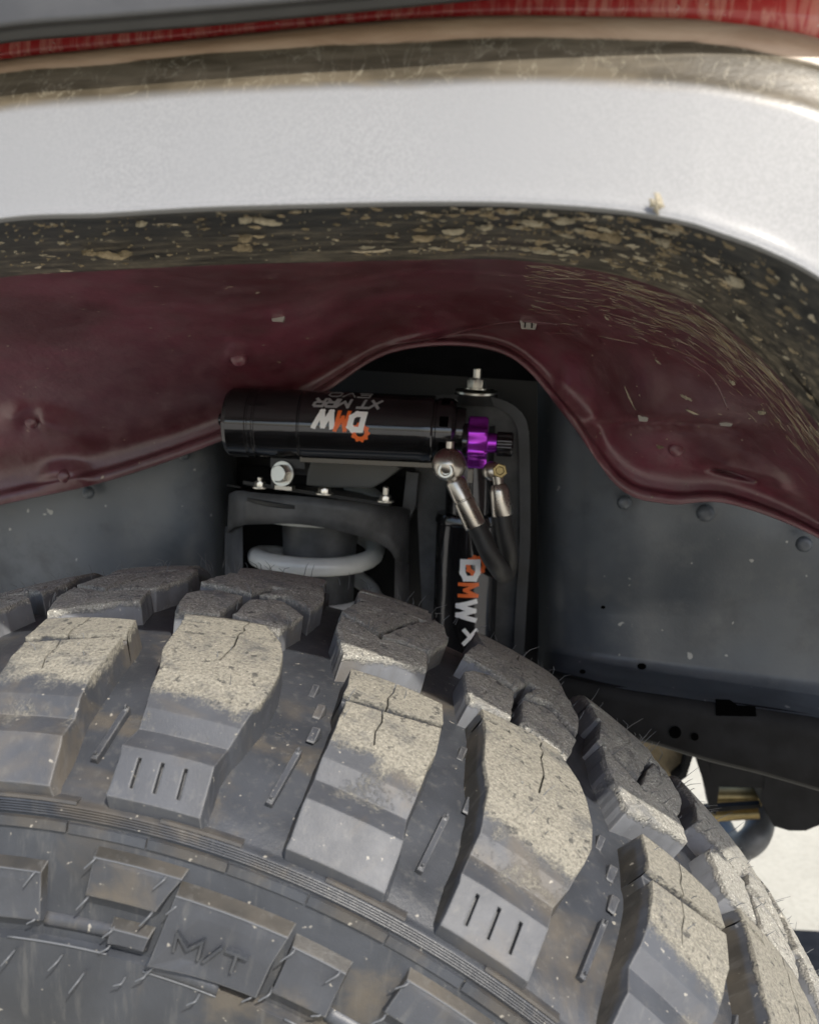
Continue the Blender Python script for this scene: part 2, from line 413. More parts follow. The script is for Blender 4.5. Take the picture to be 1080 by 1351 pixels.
def grid_block(rows, cells, dustf, jit=.0003, seed=0):
    """rows: list of lists of (u,y) ; cells[i][j]: depth (<=0) of cell; walls are made where depths differ"""
    rn = random.Random(seed); R = len(rows); C = len(rows[0]); V, F, du = [], [], []
    jt = {}
    def vert(i, j, h):
        u, y = rows[i][j]
        if (i, j) not in jt: jt[(i, j)] = ((rn.uniform(-1, 1)*jit*.0 if (0 < i < R-1 and 0 < j < C-1) or 3 < j < 8 else rn.uniform(-1, 1)*jit), 0.0)
        a, b_ = jt[(i, j)]
        V.append(tread(u+a*20, y+b_, h if h == 'b' else h+(b_ if i else 0)*.5)); du.append(dustf(u, y, h, i, j)); return len(V)-1
    for i in range(R-1):
        for j in range(C-1):
            h = cells[i][j]
            F.append((vert(i, j, h), vert(i, j+1, h), vert(i+1, j+1, h), vert(i+1, j, h)))
            if j+1 < C-1 and cells[i][j+1] != h:
                g = cells[i][j+1]; F.append((vert(i, j+1, h), vert(i, j+1, g), vert(i+1, j+1, g), vert(i+1, j+1, h)))
            if i+1 < R-1 and cells[i+1][j] != h:
                g = cells[i+1][j]; F.append((vert(i+1, j, h), vert(i+1, j, g), vert(i+1, j+1, g), vert(i+1, j+1, h)))
    uc = sum(rows[i][j][0] for i in range(R) for j in (0, C-1))/(2*R)
    def base(i, j):
        u, y = rows[i][j]; s = -1 if j == 0 else (1 if j == C-1 else 0)
        uu = u+s*.035; yy = y+(.0025 if i == 0 else 0)
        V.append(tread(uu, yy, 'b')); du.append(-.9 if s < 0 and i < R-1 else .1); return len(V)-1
    def wall(i0, j0, i1, j1, h):
        # two-step wall with a little flare at its foot
        a, b_ = vert(i0, j0, h), vert(i1, j1, h); c, d = base(i1, j1), base(i0, j0)
        m1 = (V[a]*.55+V[d]*.45); m2 = (V[b_]*.55+V[c]*.45)
        m1 = m1*.7+ (V[a]+ (V[d]-V[a])*.45)*.3; m2 = m2
        sl = -.8 if (j0 == 0 and j1 == 0) else .15  # left walls carry the negative, darker brown value
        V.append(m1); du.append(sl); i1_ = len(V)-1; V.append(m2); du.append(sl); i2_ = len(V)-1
        F.append((a, b_, i2_, i1_)); F.append((i1_, i2_, c, d))
    for i in range(R-1):
        wall(i, 0, i+1, 0, cells[i][0]); wall(i, C-1, i+1, C-1, cells[i][C-2])
    for j in range(C-1):
        wall(0, j, 0, j+1, cells[0][j]); wall(R-1, j, R-1, j+1, cells[R-2][j])
    return V, F, du

def lerp(a, b, t): return a+(b-a)*t
def shoulder(kind, seed):
    if kind == 'A':
        L = [(-.50, -.040), (-.475, -.046), (-.465, -.0495), (-.455, -.055), (-.43, -.070), (-.40, -.085), (-.335, -.100), (-.318, -.107), (-.312, -.112), (-.300, -.1165), (-.29, -.121), (-.288, -.1262), (-.296, -.1385), (-.294, -.1405), (-.288, -.1475), (-.286, -.1500), (-.280, -.156)]
        Rr = [(.03, -.036), (.10, -.043), (.135, -.0470), (.20, -.054), (.262, -.066), (.315, -.084), (.325, -.098), (.318, -.107), (.300, -.112), (.29, -.1165), (.28, -.121), (.25, -.1262), (.235, -.1385), (.240, -.1405), (.262, -.1475), (.268, -.1500), (.285, -.156)]
        crack = (0, 5); cu = [(-.075), (-.085), (-.06), (-.07), (-.035), (-.045), (-.02)]; notch = (1, 2, 0, 2)
    else:
        L = [(-.33, -.058), (-.31, -.066), (-.30, -.074), (-.285, -.0830), (-.26, -.0880), (-.25, -.094), (-.245, -.101), (-.243, -.107), (-.24, -.112), (-.238, -.1165), (-.236, -.121), (-.235, -.1262), (-.228, -.1385), (-.226, -.1405), (-.220, -.1475), (-.218, -.1500), (-.212, -.156)]
        Rr = [(.255, -.056), (.285, -.063), (.295, -.068), (.300, -.0735), (.305, -.0785), (.315, -.088), (.322, -.098), (.320, -.106), (.318, -.112), (.316, -.1165), (.315, -.121), (.325, -.1262), (.35, -.1385), (.355, -.1405), (.365, -.1475), (.37, -.1500), (.385, -.156)]
        crack = (0, 7); cu = [-.045, -.035, -.05, -.03, -.045, -.02, -.03, -.005]; notch = (3, 3, 0, 99)
    ncol = 10
    # normalised columns, with slots for the crack and the three slits
    slit = [-.18, 0, .18] if kind == 'A' else []
    rn = random.Random(seed); rows = []
    nR = len(L); base_t = [0, .09, .19, .29, None, None, .60, .71, .81, .91, 1.0]
    # columns: 0..  ; crack columns at index 4,5 in tread rows ; slit columns in pad rows
    tcols = [0, .05, .14, .20, .33, 'c0', 'c1', .62, .70, .84, .93, 1.0]
    pcols = [0, .10, .205, .245, .36, .455, .495, .62, .71, .75, .88, 1.0]
    for i in range(nR):
        t_pad = 0 if i < 9 else min(1, (i-8)/3)
        row = []
        ci = min(i, len(cu)-1); um = cu[ci]
        tm = (um-L[i][0])/(Rr[i][0]-L[i][0])
        for k, (a, b_) in enumerate(zip(tcols, pcols)):
            a = (tm-.0075)*(0, .18, .45, .62, .85, 1)[k] if k < 6 else lerp(tm+.0075, 1, (0, .18, .38, .62, .82, 1)[k-6])
            t = lerp(a, b_, t_pad); bow = .0012*sin(pi*t)*(1 if i < 8 else 0)
            row.append((lerp(L[i][0], Rr[i][0], t), lerp(L[i][1], Rr[i][1], t)+bow*(-1 if i else 1)))
        rows.append(row)
    cells = [[0.0]*(len(tcols)-1) for _ in range(nR-1)]
    for i in range(crack[0], crack[1]): cells[i][5] = -.006
    if kind == 'A':
        for c in range(0, 2): cells[1][c] = -.005
        for i in (13,):
            for c in (2, 5, 8): cells[i][c] = -.0038
    else:
        for c in range(0, 11): cells[3][c] = -.0045
    # pad rows sit a touch proud so their upper edge reads as a step
    def dustf(u, y, h, i, j):
        if h == 'b': return .3
        if h < -.001: return .05
        if i <= 7: return 1.0
        if i == 8: return .66
        if i == 9: return .36
        return {10: .24, 11: .36, 12: .14, 16: .2}.get(i, .05)
    return grid_block(rows, cells, dustf, seed=seed)

def slit_rows(): pass
CLUSTER = {
 'A': [[(-.69, -.002), (-.56, .012), (-.42, .009), (-.30, .006), (-.30, -.014), (-.29, -.033), (-.45, -.037), (-.59, -.038), (-.65, -.02)],
       [(-.73, .024), (-.66, .060), (-.50, .069), (-.35, .074), (-.10, .060), (-.18, .04), (-.28, .014), (-.42, .017), (-.56, .021)],
       [(-.25, .002), (-.24, -.030), (-.06, -.035), (.13, -.036), (.19, -.008), (.07, .003), (-.05, .012), (-.15, .007)],
       [(-.235, .013), (-.15, .016), (-.05, .020), (.08, .011), (.20, .002), (.215, .028), (.15, .05), (.08, .065), (-.04, .060), (-.13, .038)]],
 'B': [[(-.58, -.014), (-.43, -.045), (-.2, -.034), (.10, -.022), (.05, .000), (-.12, -.004), (-.28, -.0065), (-.42, .002), (-.62, .012)],
       [(-.64, .017), (-.42, .007), (-.31, .001), (-.25, .02), (-.19, .038), (-.04, .076), (-.23, .083), (-.40, .074), (-.57, .066)],
       [(-.285, -.001), (-.12, .001), (.06, .004), (.15, .033), (.07, .066), (-.02, .071), (-.165, .036), (-.23, .018)]]}
def poly_block(poly, dustv, seed, lift=0.0):
    """subdivide the outline, build a slightly rough top and drafted walls"""
    rn = random.Random(seed); P = []
    n = len(poly)
    for i in range(n):
        a, b_ = poly[i], poly[(i+1) % n]; L = hypot((a[0]-b_[0])*.077, a[1]-b_[1]); m = max(1, int(L/.0035))
        for k in range(m):
            t = k/m; j = (rn.uniform(-.004, .004), rn.uniform(-.0004, .0004)) if k else (0, 0)
            P.append((lerp(a[0], b_[0], t)+j[0]*1.2, lerp(a[1], b_[1], t)+j[1]))
    uc = sum(p[0] for p in P)/len(P); yc = sum(p[1] for p in P)/len(P)
    V, F, du = [], [], []
    rings = [1.0, .86, .6, .3]
    for s in rings:
        for (u, y) in P:
            h = rn.uniform(-.0005, .0003) if s < 1 else rn.uniform(-.0009, 0.0)
            V.append(tread(uc+(u-uc)*s, yc+(y-yc)*s, h+lift-(.0000001))); du.append(dustv(u, yc+(y-yc)*s))
    V.append(tread(uc, yc, lift-.0001)); du.append(dustv(uc, yc)); m = len(P); ctr = len(V)-1
    for k in range(len(rings)-1):
        for i in range(m): j = (i+1) % m; F.append((k*m+i, k*m+j, (k+1)*m+j, (k+1)*m+i))
    for i in range(m): F.append(((len(rings)-1)*m+i, (len(rings)-1)*m+(i+1) % m, ctr))
    o = len(V)
    for (u, y) in P: V.append(tread(uc+(u-uc)*1.03, yc+(y-yc)*1.03, -.006)); du.append(.12)
    for (u, y) in P: V.append(tread(uc+(u-uc)*1.06, yc+(y-yc)*1.07, 'b')); du.append(.30)
    for i in range(m):
        j = (i+1) % m; F.append((i, j, o+j, o+i)); F.append((o+i, o+j, o+m+j, o+m+i))
    return V, F, du

meshes = {}
for kind in 'AB':
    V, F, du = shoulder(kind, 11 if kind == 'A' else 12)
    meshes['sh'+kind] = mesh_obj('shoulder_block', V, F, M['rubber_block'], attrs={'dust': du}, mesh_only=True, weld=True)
    V2 = [Vector((-v.x, -v.y, v.z)) for v in V]
    V2 = [Vector((v.x, v.y, v.z)) for v in V2]
    meshes['in'+kind] = mesh_obj('inner_shoulder_block', V2, F, M['rubber_centre'], attrs={'dust': du}, mesh_only=True, weld=True)
    meshes['cl'+kind] = []
    for q, poly in enumerate(CLUSTER[kind]):
        gu = sum(p[0] for p in poly)/len(poly); gy = sum(p[1] for p in poly)/len(poly); sh = .94 if kind == 'A' else .965
        poly = [(gu+(p[0]-gu)*sh, gy+(p[1]-gy)*sh) for p in poly]
        front = min(p[1] for p in poly)
        dv = lambda u, y: 1.0
        V, F, du = poly_block(poly, dv, 20+q+(10 if kind == 'A' else 0))
        meshes['cl'+kind].append(mesh_obj('centre_block', V, F, M['rubber_centre'], attrs={'dust': du}, mesh_only=True))
def tcopy(name, me, th):
    o = add(name, me); tparent(o); o.rotation_euler = (0, th, 0); return o
for j in range(NP):
    k = 'A' if j % 2 == 0 else 'B'; th = T0+j*D
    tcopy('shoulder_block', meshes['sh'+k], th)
    tcopy('inner_shoulder_block', meshes['in'+k], th-.35*D)
    for me in meshes['cl'+k]: tcopy('centre_block', me, th)

# bars and wedges moulded into the lateral grooves
def groove_box(u0, y0, u1, y1, wid, hgt):
    """small raised bar on the groove floor from (u0,y0) to (u1,y1)"""
    V = []
    du, dy = (u1-u0)*.077, y1-y0; L = hypot(du, dy); nx, ny = -dy/L*wid/2/.077, du/L*wid/2
    def fl(u, y, h):
        (ty, tr), (by, br) = lerpnode(y); n = Vector((ty-by, tr-br)); n.normalize(); return cyl(u*D, by+n.x*h, br+n.y*h)
    for (u, y, s) in ((u0, y0, 1), (u0, y0, -1), (u1, y1, -1), (u1, y1, 1)):
        V.append(fl(u+nx*s, y+ny*s, -.001))
    for (u, y, s) in ((u0, y0, 1), (u0, y0, -1), (u1, y1, -1), (u1, y1, 1)):
        V.append(fl(u+nx*s*.8, y+ny*s*.8, hgt))
    return V, [(0, 1, 2, 3), (4, 7, 6, 5), (0, 4, 5, 1), (1, 5, 6, 2), (2, 6, 7, 3), (3, 7, 4, 0)]
bars = []
V, F = groove_box(.60, -.110, .575, -.1395, .0035, .0035)
V2, F2 = groove_box(.600, -.1110, .599, -.1122, .0012, .0055); V3, F3 = groove_box(.577, -.1370, .576, -.1382, .0012, .0055)
Vb, Fb = merge((V, F), (V2, F2), (V3, F3))
me_bar = mesh_obj('moulded_bar', Vb, Fb, M['rubber_side'], attrs={'dust': [.1]*len(Vb)}, mesh_only=True)
def wedge(u, y, s):
    (ty, tr), (by, br) = lerpnode(y)
    s = s*.8
    a = [cyl((u-.05*s)*D, y+.004, br-.0005), cyl((u+.05*s)*D, y+.001, br-.0005), cyl((u+.02*s)*D, y-.006, br-.001), cyl((u-.04*s)*D, y-.006, br-.001)]
    b_ = [cyl((u-.04*s)*D, y+.002, br+.0028), cyl((u+.02*s)*D, y+.001, br+.0036)]
    return a+b_, [(0, 1, 2, 3), (0, 1, 5, 4), (1, 2, 5), (2, 3, 4, 5), (3, 0, 4)]
wv = wedge(.64, -.095, 1); wv2 = wedge(.60, -.078, 1); wv3 = wedge(.50, -.062, .8)
mw = [mesh_obj('moulded_wedge', v, f, M['rubber_side'], attrs={'dust': [.2]*len(v)}, mesh_only=True) for v, f in (wv, wv2, wv3)]
for j in range(NP):
    tcopy('moulded_bar', me_bar, T0+(j-(0 if j % 2 else 0))*D+ (0 if j % 2 == 0 else -.07*D))
    for m_ in mw: tcopy('moulded_wedge', m_, T0+j*D)

# raised side wall panels
def side_y(r):
    S = [(.3700, -.1490), (.3614, -.1520), (.3560, -.1530), (.346, -.1545), (.335, -.1555), (.322, -.1560), (.3135, -.1566), (.3120, -.1602), (.300, -.1606), (.285, -.1600), (.270, -.157)]
    for (r0, y0), (r1, y1) in zip(S, S[1:]):
        if r1 <= r <= r0: return y0+(y1-y0)*(r-r0)/(r1-r0)
    return S[-1][1] if r < .3 else S[0][1]
def side_panel(poly, h, draft=.0035, sink=.001, flat=None):
    """poly in (u,r), raised h above the wall; the top edge slopes as a darker brown ledge"""
    P = []
    for i in range(len(poly)):
        a, b_ = poly[i], poly[(i+1) % len(poly)]; m = max(1, int(abs(a[0]-b_[0])*.06/.008))
        for k in range(m): P.append((lerp(a[0], b_[0], k/m), lerp(a[1], b_[1], k/m)))
    uc = sum(p[0] for p in P)/len(P); rc = sum(p[1] for p in P)/len(P); n = len(P)
    V = [cyl(u*D, side_y(r)+sink, r) for u, r in P]; du = [.25]*n
    ru = max(abs(u-uc) for u, r in P); rr = max(abs(r-rc) for u, r in P)
    ring1 = [cyl((uc+(u-uc)*(1-draft*.3/.077/ru))*D, side_y(r)-h, rc+(r-rc)*(1-draft/rr)) for u, r in P]
    V += ring1; du += [.02]*n
    V += [cyl((uc+(u-uc)*(.5))*D, side_y(rc+(r-rc)*.5)-h, rc+(r-rc)*.5) for u, r in P]; du += [.02]*n
    V.append(cyl(uc*D, side_y(rc)-h, rc)); du.append(.02)
    F = []
    for i in range(n):
        j = (i+1) % n; F += [(n+i, n+j, 2*n+j, 2*n+i), (2*n+i, 2*n+j, 3*n)]
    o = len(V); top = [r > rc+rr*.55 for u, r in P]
    V += [Vector(v) for v in V[:n]]+[v.copy() for v in ring1]; du += [-.9 if t_ else .05 for t_ in top]*2  # darker brown along the top edge
    for i in range(n):
        j = (i+1) % n; F.append((o+i, o+j, o+n+j, o+n+i))
    lines = []
    for src in (V[:n], ring1):
        run = [src[i]+Vector((0, -.0003, 0)) for i in range(n) if top[i]]
        if len(run) > 2: lines.append(tube(run, .0003, 5, 1))
    return V, F, du, lines
SP = [([(-.313, .3535), (.275, .3535), (.21, .343), (.15, .3320), (-.335, .3320)], .0045),
      ([(.240, .3482), (.985, .3482), (.945, .3320), (.930, .3145), (.165, .3125)], .0062),
      ([(1.00, .3450), (1.385, .3445), (1.39, .3190), (.985, .3185)], .0045),
      ([(-.150, .3270), (.145, .3270), (.120, .3150), (-.155, .3140)], .0040)]
for q, (poly, h) in enumerate(SP):
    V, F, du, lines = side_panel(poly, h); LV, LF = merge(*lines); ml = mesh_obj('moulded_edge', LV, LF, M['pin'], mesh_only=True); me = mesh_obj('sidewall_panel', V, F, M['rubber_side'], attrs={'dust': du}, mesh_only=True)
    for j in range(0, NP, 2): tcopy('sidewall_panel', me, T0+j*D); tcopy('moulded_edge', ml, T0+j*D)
for (u0, u1, r, y, rad, nm, mt) in ((-.86, -.14, .3128, -.1604, .00045, 'moulded_edge', 'pin'), (.13, .66, .3098, -.1606, .00045, 'moulded_edge', 'pin'), (-.62, -.10, .3198, -.1545, .0036, 'moulded_roll', 'rubber_side'), (.15, .66, .3128, -.1585, .0034, 'moulded_roll', 'rubber_side')):
    V, F = tube([cyl(lerp(u0, u1, k/12)*D, y, r) for k in range(13)], rad, 10, 1)
    me = mesh_obj(nm, V, F, M[mt], smooth=True, mesh_only=True)
    for j in range(0, NP, 2): tcopy(nm, me, T0+j*D)
# thin stepped segments above and below the rib ring
def seg(u0, u1, r0, r1, h):
    V, F, n = [], [], 6
    for i in range(n+1):
        th = lerp(u0, u1, i/n)*D
        for (r, hh) in ((r0, -.001), (r0-.0002, h), (r1+.0002, h), (r1, -.001)): V.append(cyl(th, side_y(r)-hh, r))
    for i in range(n):
        for k in range(3): F.append((i*4+k, i*4+k+1, i*4+k+5, i*4+k+4))
    F += [(0, 1, 2, 3), tuple(n*4+k for k in (3, 2, 1, 0))]
    return V, F
for (u0, u1, r0, r1, h) in ((-.004, .487, .3605, .3565, .0016), (.498, .982, .3600, .3560, .0010), (.045, .535, .3692, .3676, .0030)):
    V, F = seg(u0, u1, r0, r1, h); me = mesh_obj('rim_segment', V, F, M['rubber_casing'], attrs={'dust': [.1]*len(V)}, mesh_only=True)
    for j in range(NP): tcopy('rim_segment', me, T0+j*D)

GLYPH = {'D': [[(0, 0), (0, 1), (.65, 1), (1, .8), (1, .2), (.65, 0), (0, 0)]], 'M': [[(0, 0), (0, 1), (.5, .3), (1, 1), (1, 0)]], 'W': [[(0, 1), (.25, 0), (.5, .95), (.75, 0), (1, 1)]],
 'X': [[(0, 0), (1, 1)], [(0, 1), (1, 0)]], 'T': [[(.5, 0), (.5, 1)], [(0, 1), (1, 1)]], 'R': [[(0, 0), (0, 1), (.8, 1), (1, .85), (1, .6), (.8, .45), (0, .45)], [(.5, .45), (1, 0)]],
 'E': [[(1, 0), (0, 0), (0, 1), (1, 1)], [(0, .5), (.8, .5)]], 'V': [[(0, 1), (.5, 0), (1, 1)]], 'O': [[(.3, 0), (0, .2), (0, .8), (.3, 1), (.7, 1), (1, .8), (1, .2), (.7, 0), (.3, 0)]], '/': [[(0, 0), (1, 1)]]}
def strokes(word, fn, W, H, tx, shear=0., gap=.22, depth=.0002, widths=None):
    """letters drawn as bars; fn(x, y, lift) places a point (x, y centred, in the units of W and H)"""
    adv = []; x = 0
    for ch in word:
        w_ = .5 if ch == ' ' else (1.25 if ch in 'MW' else (.6 if ch == '/' else 1.0)); adv.append((x, w_)); x += w_+gap
    tot = x-gap; V, F = [], []; z = 0
    for ch, (x0, w_) in zip(word, adv):
        for pl in GLYPH.get(ch, []):
            q = [((x0+px_*w_)/tot*(W-tx)-(W-tx)/2, (py_-.5)*(H-tx)) for px_, py_ in pl]
            for (a, b_) in zip(q, q[1:]):
                L = hypot(b_[0]-a[0], b_[1]-a[1]); dx, dy = (b_[0]-a[0])/L, (b_[1]-a[1])/L; m = 6; e = tx*.42
                z += 1; lf = z*.000006; o = len(V)
                for k in range(m+1):
                    t = lerp(-e, L+e, k/m); cx_, cy_ = a[0]+dx*t, a[1]+dy*t
                    for sg in (-1, 1):
                        X_, Y_ = cx_-dy*sg*tx/2, cy_+dx*sg*tx/2
                        V.append(fn(X_+shear*Y_, Y_, lf)); V.append(fn(X_+shear*Y_, Y_, lf-depth))
                for k in range(m):
                    A = o+4*k; F += [(A, A+2, A+6, A+4), (A+1, A, A+4, A+5), (A+2, A+3, A+7, A+6)]
                F += [(o, o+1, o+3, o+2), (o+4*m, o+4*m+2, o+4*m+3, o+4*m+1)]
    return V, F
# embossed M/T
def mtp(x, y, l): r = .3287+y; return cyl(.555*D+x/.328, side_y(r)-.0086-l, r)
V, F = strokes('M/T', mtp, .029, .0085, .0011, .0, .3, .003)
me = mesh_obj('raised_lettering', V, F, M['rubber_casing'], attrs={'dust': [.0]*len(V)}, mesh_only=True)
for j in range(0, NP, 2): tcopy('raised_lettering', me, T0+j*D)

# vent pins of the side wall and the whiskers of the tread
pins = [(-.29, .3505), (-.31, .3345), (.16, .3500), (.12, .3350), (.27, .3415), (.22, .3160), (.90, .3410), (.89, .3170), (1.03, .341), (.99, .321), (1.33, .341), (1.34, .322), (-.12, .324), (-.13, .3165),
        (-.45, .309), (-.80, .308), (.02, .306), (.17, .3115), (.55, .309), (-.28, .3035)]
rp = random.Random(5)
for (u, r) in pins:
    L = rp.uniform(.0015, .0045); y0 = side_y(r)-.004
    p0 = cyl(u*D, y0+.003, r); p1 = cyl(u*D, y0-L*.45, r-.0004); p2 = cyl((u-.03)*D, y0-L*.7, r-L*.75); p3 = cyl((u-.05)*D, y0-L*.8, r-L*1.2)
    V, F = tube([p0, p1, p2, p3], lambda t: .00052-.00022*t, 6, 4)
    me = mesh_obj('vent_pin', V, F, M['pin'], smooth=True, mesh_only=True)
    for j in range(-2, 6, 2): tcopy('vent_pin', me, T0+j*D)
V, F = [], []
for j in range(-4, 8):
    k = 'A' if j % 2 == 0 else 'B'
    spots = []
    for poly in CLUSTER[k]:
        for q in range(5):
            i = rp.randrange(len(poly)); a, b_ = poly[i], poly[(i+1) % len(poly)]; t = rp.random(); spots.append((lerp(a[0], b_[0], t), lerp(a[1], b_[1], t)))
    for q in range(14): spots.append((rp.uniform(-.75, .2), rp.uniform(.095, .12)))
    for q in range(4): spots.append((rp.uniform(-.3, .25), rp.uniform(-.108, -.06)))
    for (u, y) in spots:
        p = cyl(T0+(j+u)*D, *lerpnode(y)[0]); n = cyl(T0+(j+u)*D, 0, 1); L = rp.uniform(.001, .0042) if y < .09 else rp.uniform(.002, .0085); d = Vector((rp.uniform(-1, 1), rp.uniform(-1, .6), rp.uniform(-.3, .6)))*.6
        p2 = p+(n+d)*L*.6; p3 = p+(n+d*2)*L
        V_, F_ = tube([p-n*.001, p2, p3], lambda t: .00030*(1-.6*t), 3, 1); o = len(V); V += V_; F += [tuple(x+o for x in f) for f in F_]
hair = mesh_obj('rubber_whiskers', V, F, M['whisker']); hair['kind'] = 'stuff'; tparent(hair)

# ================================================================== VEHICLE BODY
body = thing('vehicle_body', 'red vehicle side with a silver wheel arch flare and dark maroon wheelhouse', 'vehicle')
PX = [-420, -200, 0, 135, 270, 405, 540, 675, 810, 900, 945, 1010, 1080, 1200, 1330]
def resample(fn_pts, n=150):
    return [catmull(fn_pts, i/(n-1)) for i in range(n)]
def loft(name, rows, mat, parent, band=None, sub=4, n=150, disp=None, cub=True):
    R = [resample([Vector(p) for p in row], n) for row in rows]
    V, du = [], []
    m = (len(R)-1)*sub+1
    for k in range(m):
        t = k/(m-1)
        for i in range(n):
            col = [R[q][i] for q in range(len(R))]
            p = catmull(col, t) if cub else col[min(int(t*(len(R)-1)), len(R)-2)].lerp(col[min(int(t*(len(R)-1)), len(R)-2)+1], t*(len(R)-1)-min(int(t*(len(R)-1)), len(R)-2))
            if disp: p = p+disp(p, i/(n-1), t)
            V.append(p)
            if band:
                b = t*(len(R)-1); b0 = min(int(b), len(R)-2); du.append(lerp(band[b0], band[b0+1], b-b0) if not callable(band[0]) else 0)
    F = [(k*n+i, k*n+i+1, (k+1)*n+i+1, (k+1)*n+i) for k in range(m-1) for i in range(n-1)]
    o = mesh_obj(name, V, F, mat, parent, smooth=True, attrs={'band': du} if band else None)
    return o
def row(ys, Y, xs=None):
    xs = xs or PX
    YY = Y if callable(Y) else (lambda x: Y)
    return [at(x, y, YY(x)) for x, y in zip(xs, ys)]
#          -420 -200  0   135  270  405  540  675  810  900  945  1010 1080 1200 1330
y_trim0 = [-140,-190,-260,-290,-310,-330,-345,-345,-330,-330,-330,-330,-330,-330,-330]
y_trim =  [ 128,  90, 58,  46,  35,  23,  10,  -4, -18, -28, -33, -40, -48, -60, -75]
y_red =   [ 170, 115, 79,  64,  50,  36,  25,  20,  22,  24,  28,  36,  50,  88, 150]
y_tan =   [ 190, 140, 98,  86,  72,  62,  57,  50,  52,  55,  60,  70,  86, 128, 200]
y_brn =   [ 235, 185,143, 131, 120, 114, 111, 105, 108, 114, 120, 132, 152, 205, 290]
y_wht =   [ 385, 330,291, 284, 276, 272, 269, 270, 279, 294, 308, 332, 368, 450, 600]
y_lip =   [ 450, 398,366, 357, 350, 346, 343, 343, 362, 392, 420, 478, 560, 720, 900]
def interp(xs, ys, x):
    for i in range(len(xs)-1):
        if xs[i] <= x <= xs[i+1]: return lerp(ys[i], ys[i+1], (x-xs[i])/(xs[i+1]-xs[i]))
    return ys[-1]
def off(a, d): return [v+d for v in a]
loft('fender_panel', [row(off(y_trim, -420), -.128), row(off(y_trim, -200), -.132), row(off(y_trim, -30), -.138), row(off(y_red, -2), -.139), row(off(y_red, 14), -.128)], M['red'], body)
trim = loft('side_moulding', [row(off(y_trim, -330), -.140), row(off(y_trim, -200), -.166), row(off(y_trim, -60), -.172), row(off(y_trim, -22), -.176), row(off(y_trim, -16), -.170), row(off(y_trim, -3), -.168), row(off(y_trim, 0), -.160), row(off(y_trim, 0), -.141)], M['trim'], body, cub=False)
loft('wheel_arch_flare', [row(off(y_red, 6), -.134), row(y_red, -.149), row([lerp(a, b, .4) for a, b in zip(y_red, y_tan)], -.1545), row(y_tan, -.1565), row(off(y_tan, 10), -.1582),
     row([lerp(a, b, .7) for a, b in zip(y_tan, y_brn)], -.1622), row(y_brn, -.1648), row([lerp(a, b, .15) for a, b in zip(y_brn, y_wht)], -.1668), row([lerp(a, b, .5) for a, b in zip(y_brn, y_wht)], -.171),
     row([lerp(a, b, .9) for a, b in zip(y_brn, y_wht)], -.176), row(off(y_wht, -5), -.1785), row(y_wht, -.1775), row(off(y_wht, 3), -.174), row(off(y_wht, 3), -.168)],
     M['flare'], body, band=[2, 2, 2, 1.5, 1.0, 1.0, .62, 0, 0, 0, 0, 0, 0, 0], sub=5)
loft('flare_lip', [row(off(y_wht, -14), -.166), row(off(y_wht, 2), -.1675), row([lerp(a, b, .33) for a, b in zip(y_wht, y_lip)], -.150), row([lerp(a, b, .66) for a, b in zip(y_wht, y_lip)], -.128), row(off(y_lip, -2), -.105), row(y_lip, -.098), row(off(y_lip, -3), -.096)],
     M['lip'], body, band=[0, 0, .1, .6, 1, 1, 1], sub=5)
# maroon wheelhouse
y_bot =   [ 760, 715,664, 632, 585, 528, 468, 474, 628, 660, 662, 680, 712, 770, 850]
XB =      [-420,-200,  0, 135, 270, 405, 520, 660, 745, 815, 880, 960,1080,1200,1330]
YBv =     [ 760, 715,664, 634, 588, 530, 462, 463, 545, 640, 662, 662, 708, 790, 900]
xs1 = [lerp(a, b, .35) for a, b in zip(PX, XB)]; xs2 = [lerp(a, b, .7) for a, b in zip(PX, XB)]
def mixy(t, add_=0): return [lerp(a, b, t)+add_ for a, b in zip(y_lip, YBv)]
def pix(p):
    q = p-Vector((CX, CY, CZ)); z = q.dot(FA); return 540+FPX*q.dot(RA)/z, 675.5-FPX*q.dot(UA)/z
def bumps(p, s, t):
    """pressed shapes of the inner fender: a swelling with a sharp crease under it, dimples and folds"""
    if t < .12: return Vector((0, 0, 0))
    x, y = pix(p); d = 0
    def ledge(cx, cy, w_, up, dn, amp, slope=0):
        dx = (x-cx)/w_; dy = cy+slope*(x-cx)-(1-min(1, dx*dx))*6-y
        return amp*math.exp(-dx**4)*math.exp(-(dy/(up if dy > 0 else dn))**2)
    d += ledge(900, 556, 105, 62, 5, .040, .05)
    d -= .010*math.exp(-((x-905)/88)**4)*math.exp(-((y-(562+.05*(x-905)-6*(1-min(1, ((x-905)/88)**2))))/8)**2)
    d -= .020*math.exp(-((x-975)/38)**4)*math.exp(-((y-(626+.25*(x-975)))/4)**2)
    d += ledge(985, 632, 60, 30, 4, .016, .35)
    d += ledge(630, 436, 90, 30, 4, .016, -.12)
    d += ledge(60, 560, 50, 16, 14, .012, .2)-ledge(45, 558, 16, 10, 10, .010)+ledge(86, 628, 30, 14, 12, .008)
    d += ledge(315, 470, 16, 12, 10, .006)
    d += ledge(760, 560, 26, 50, 40, .016, 1.2)
    return Vector((0, -d, 0))
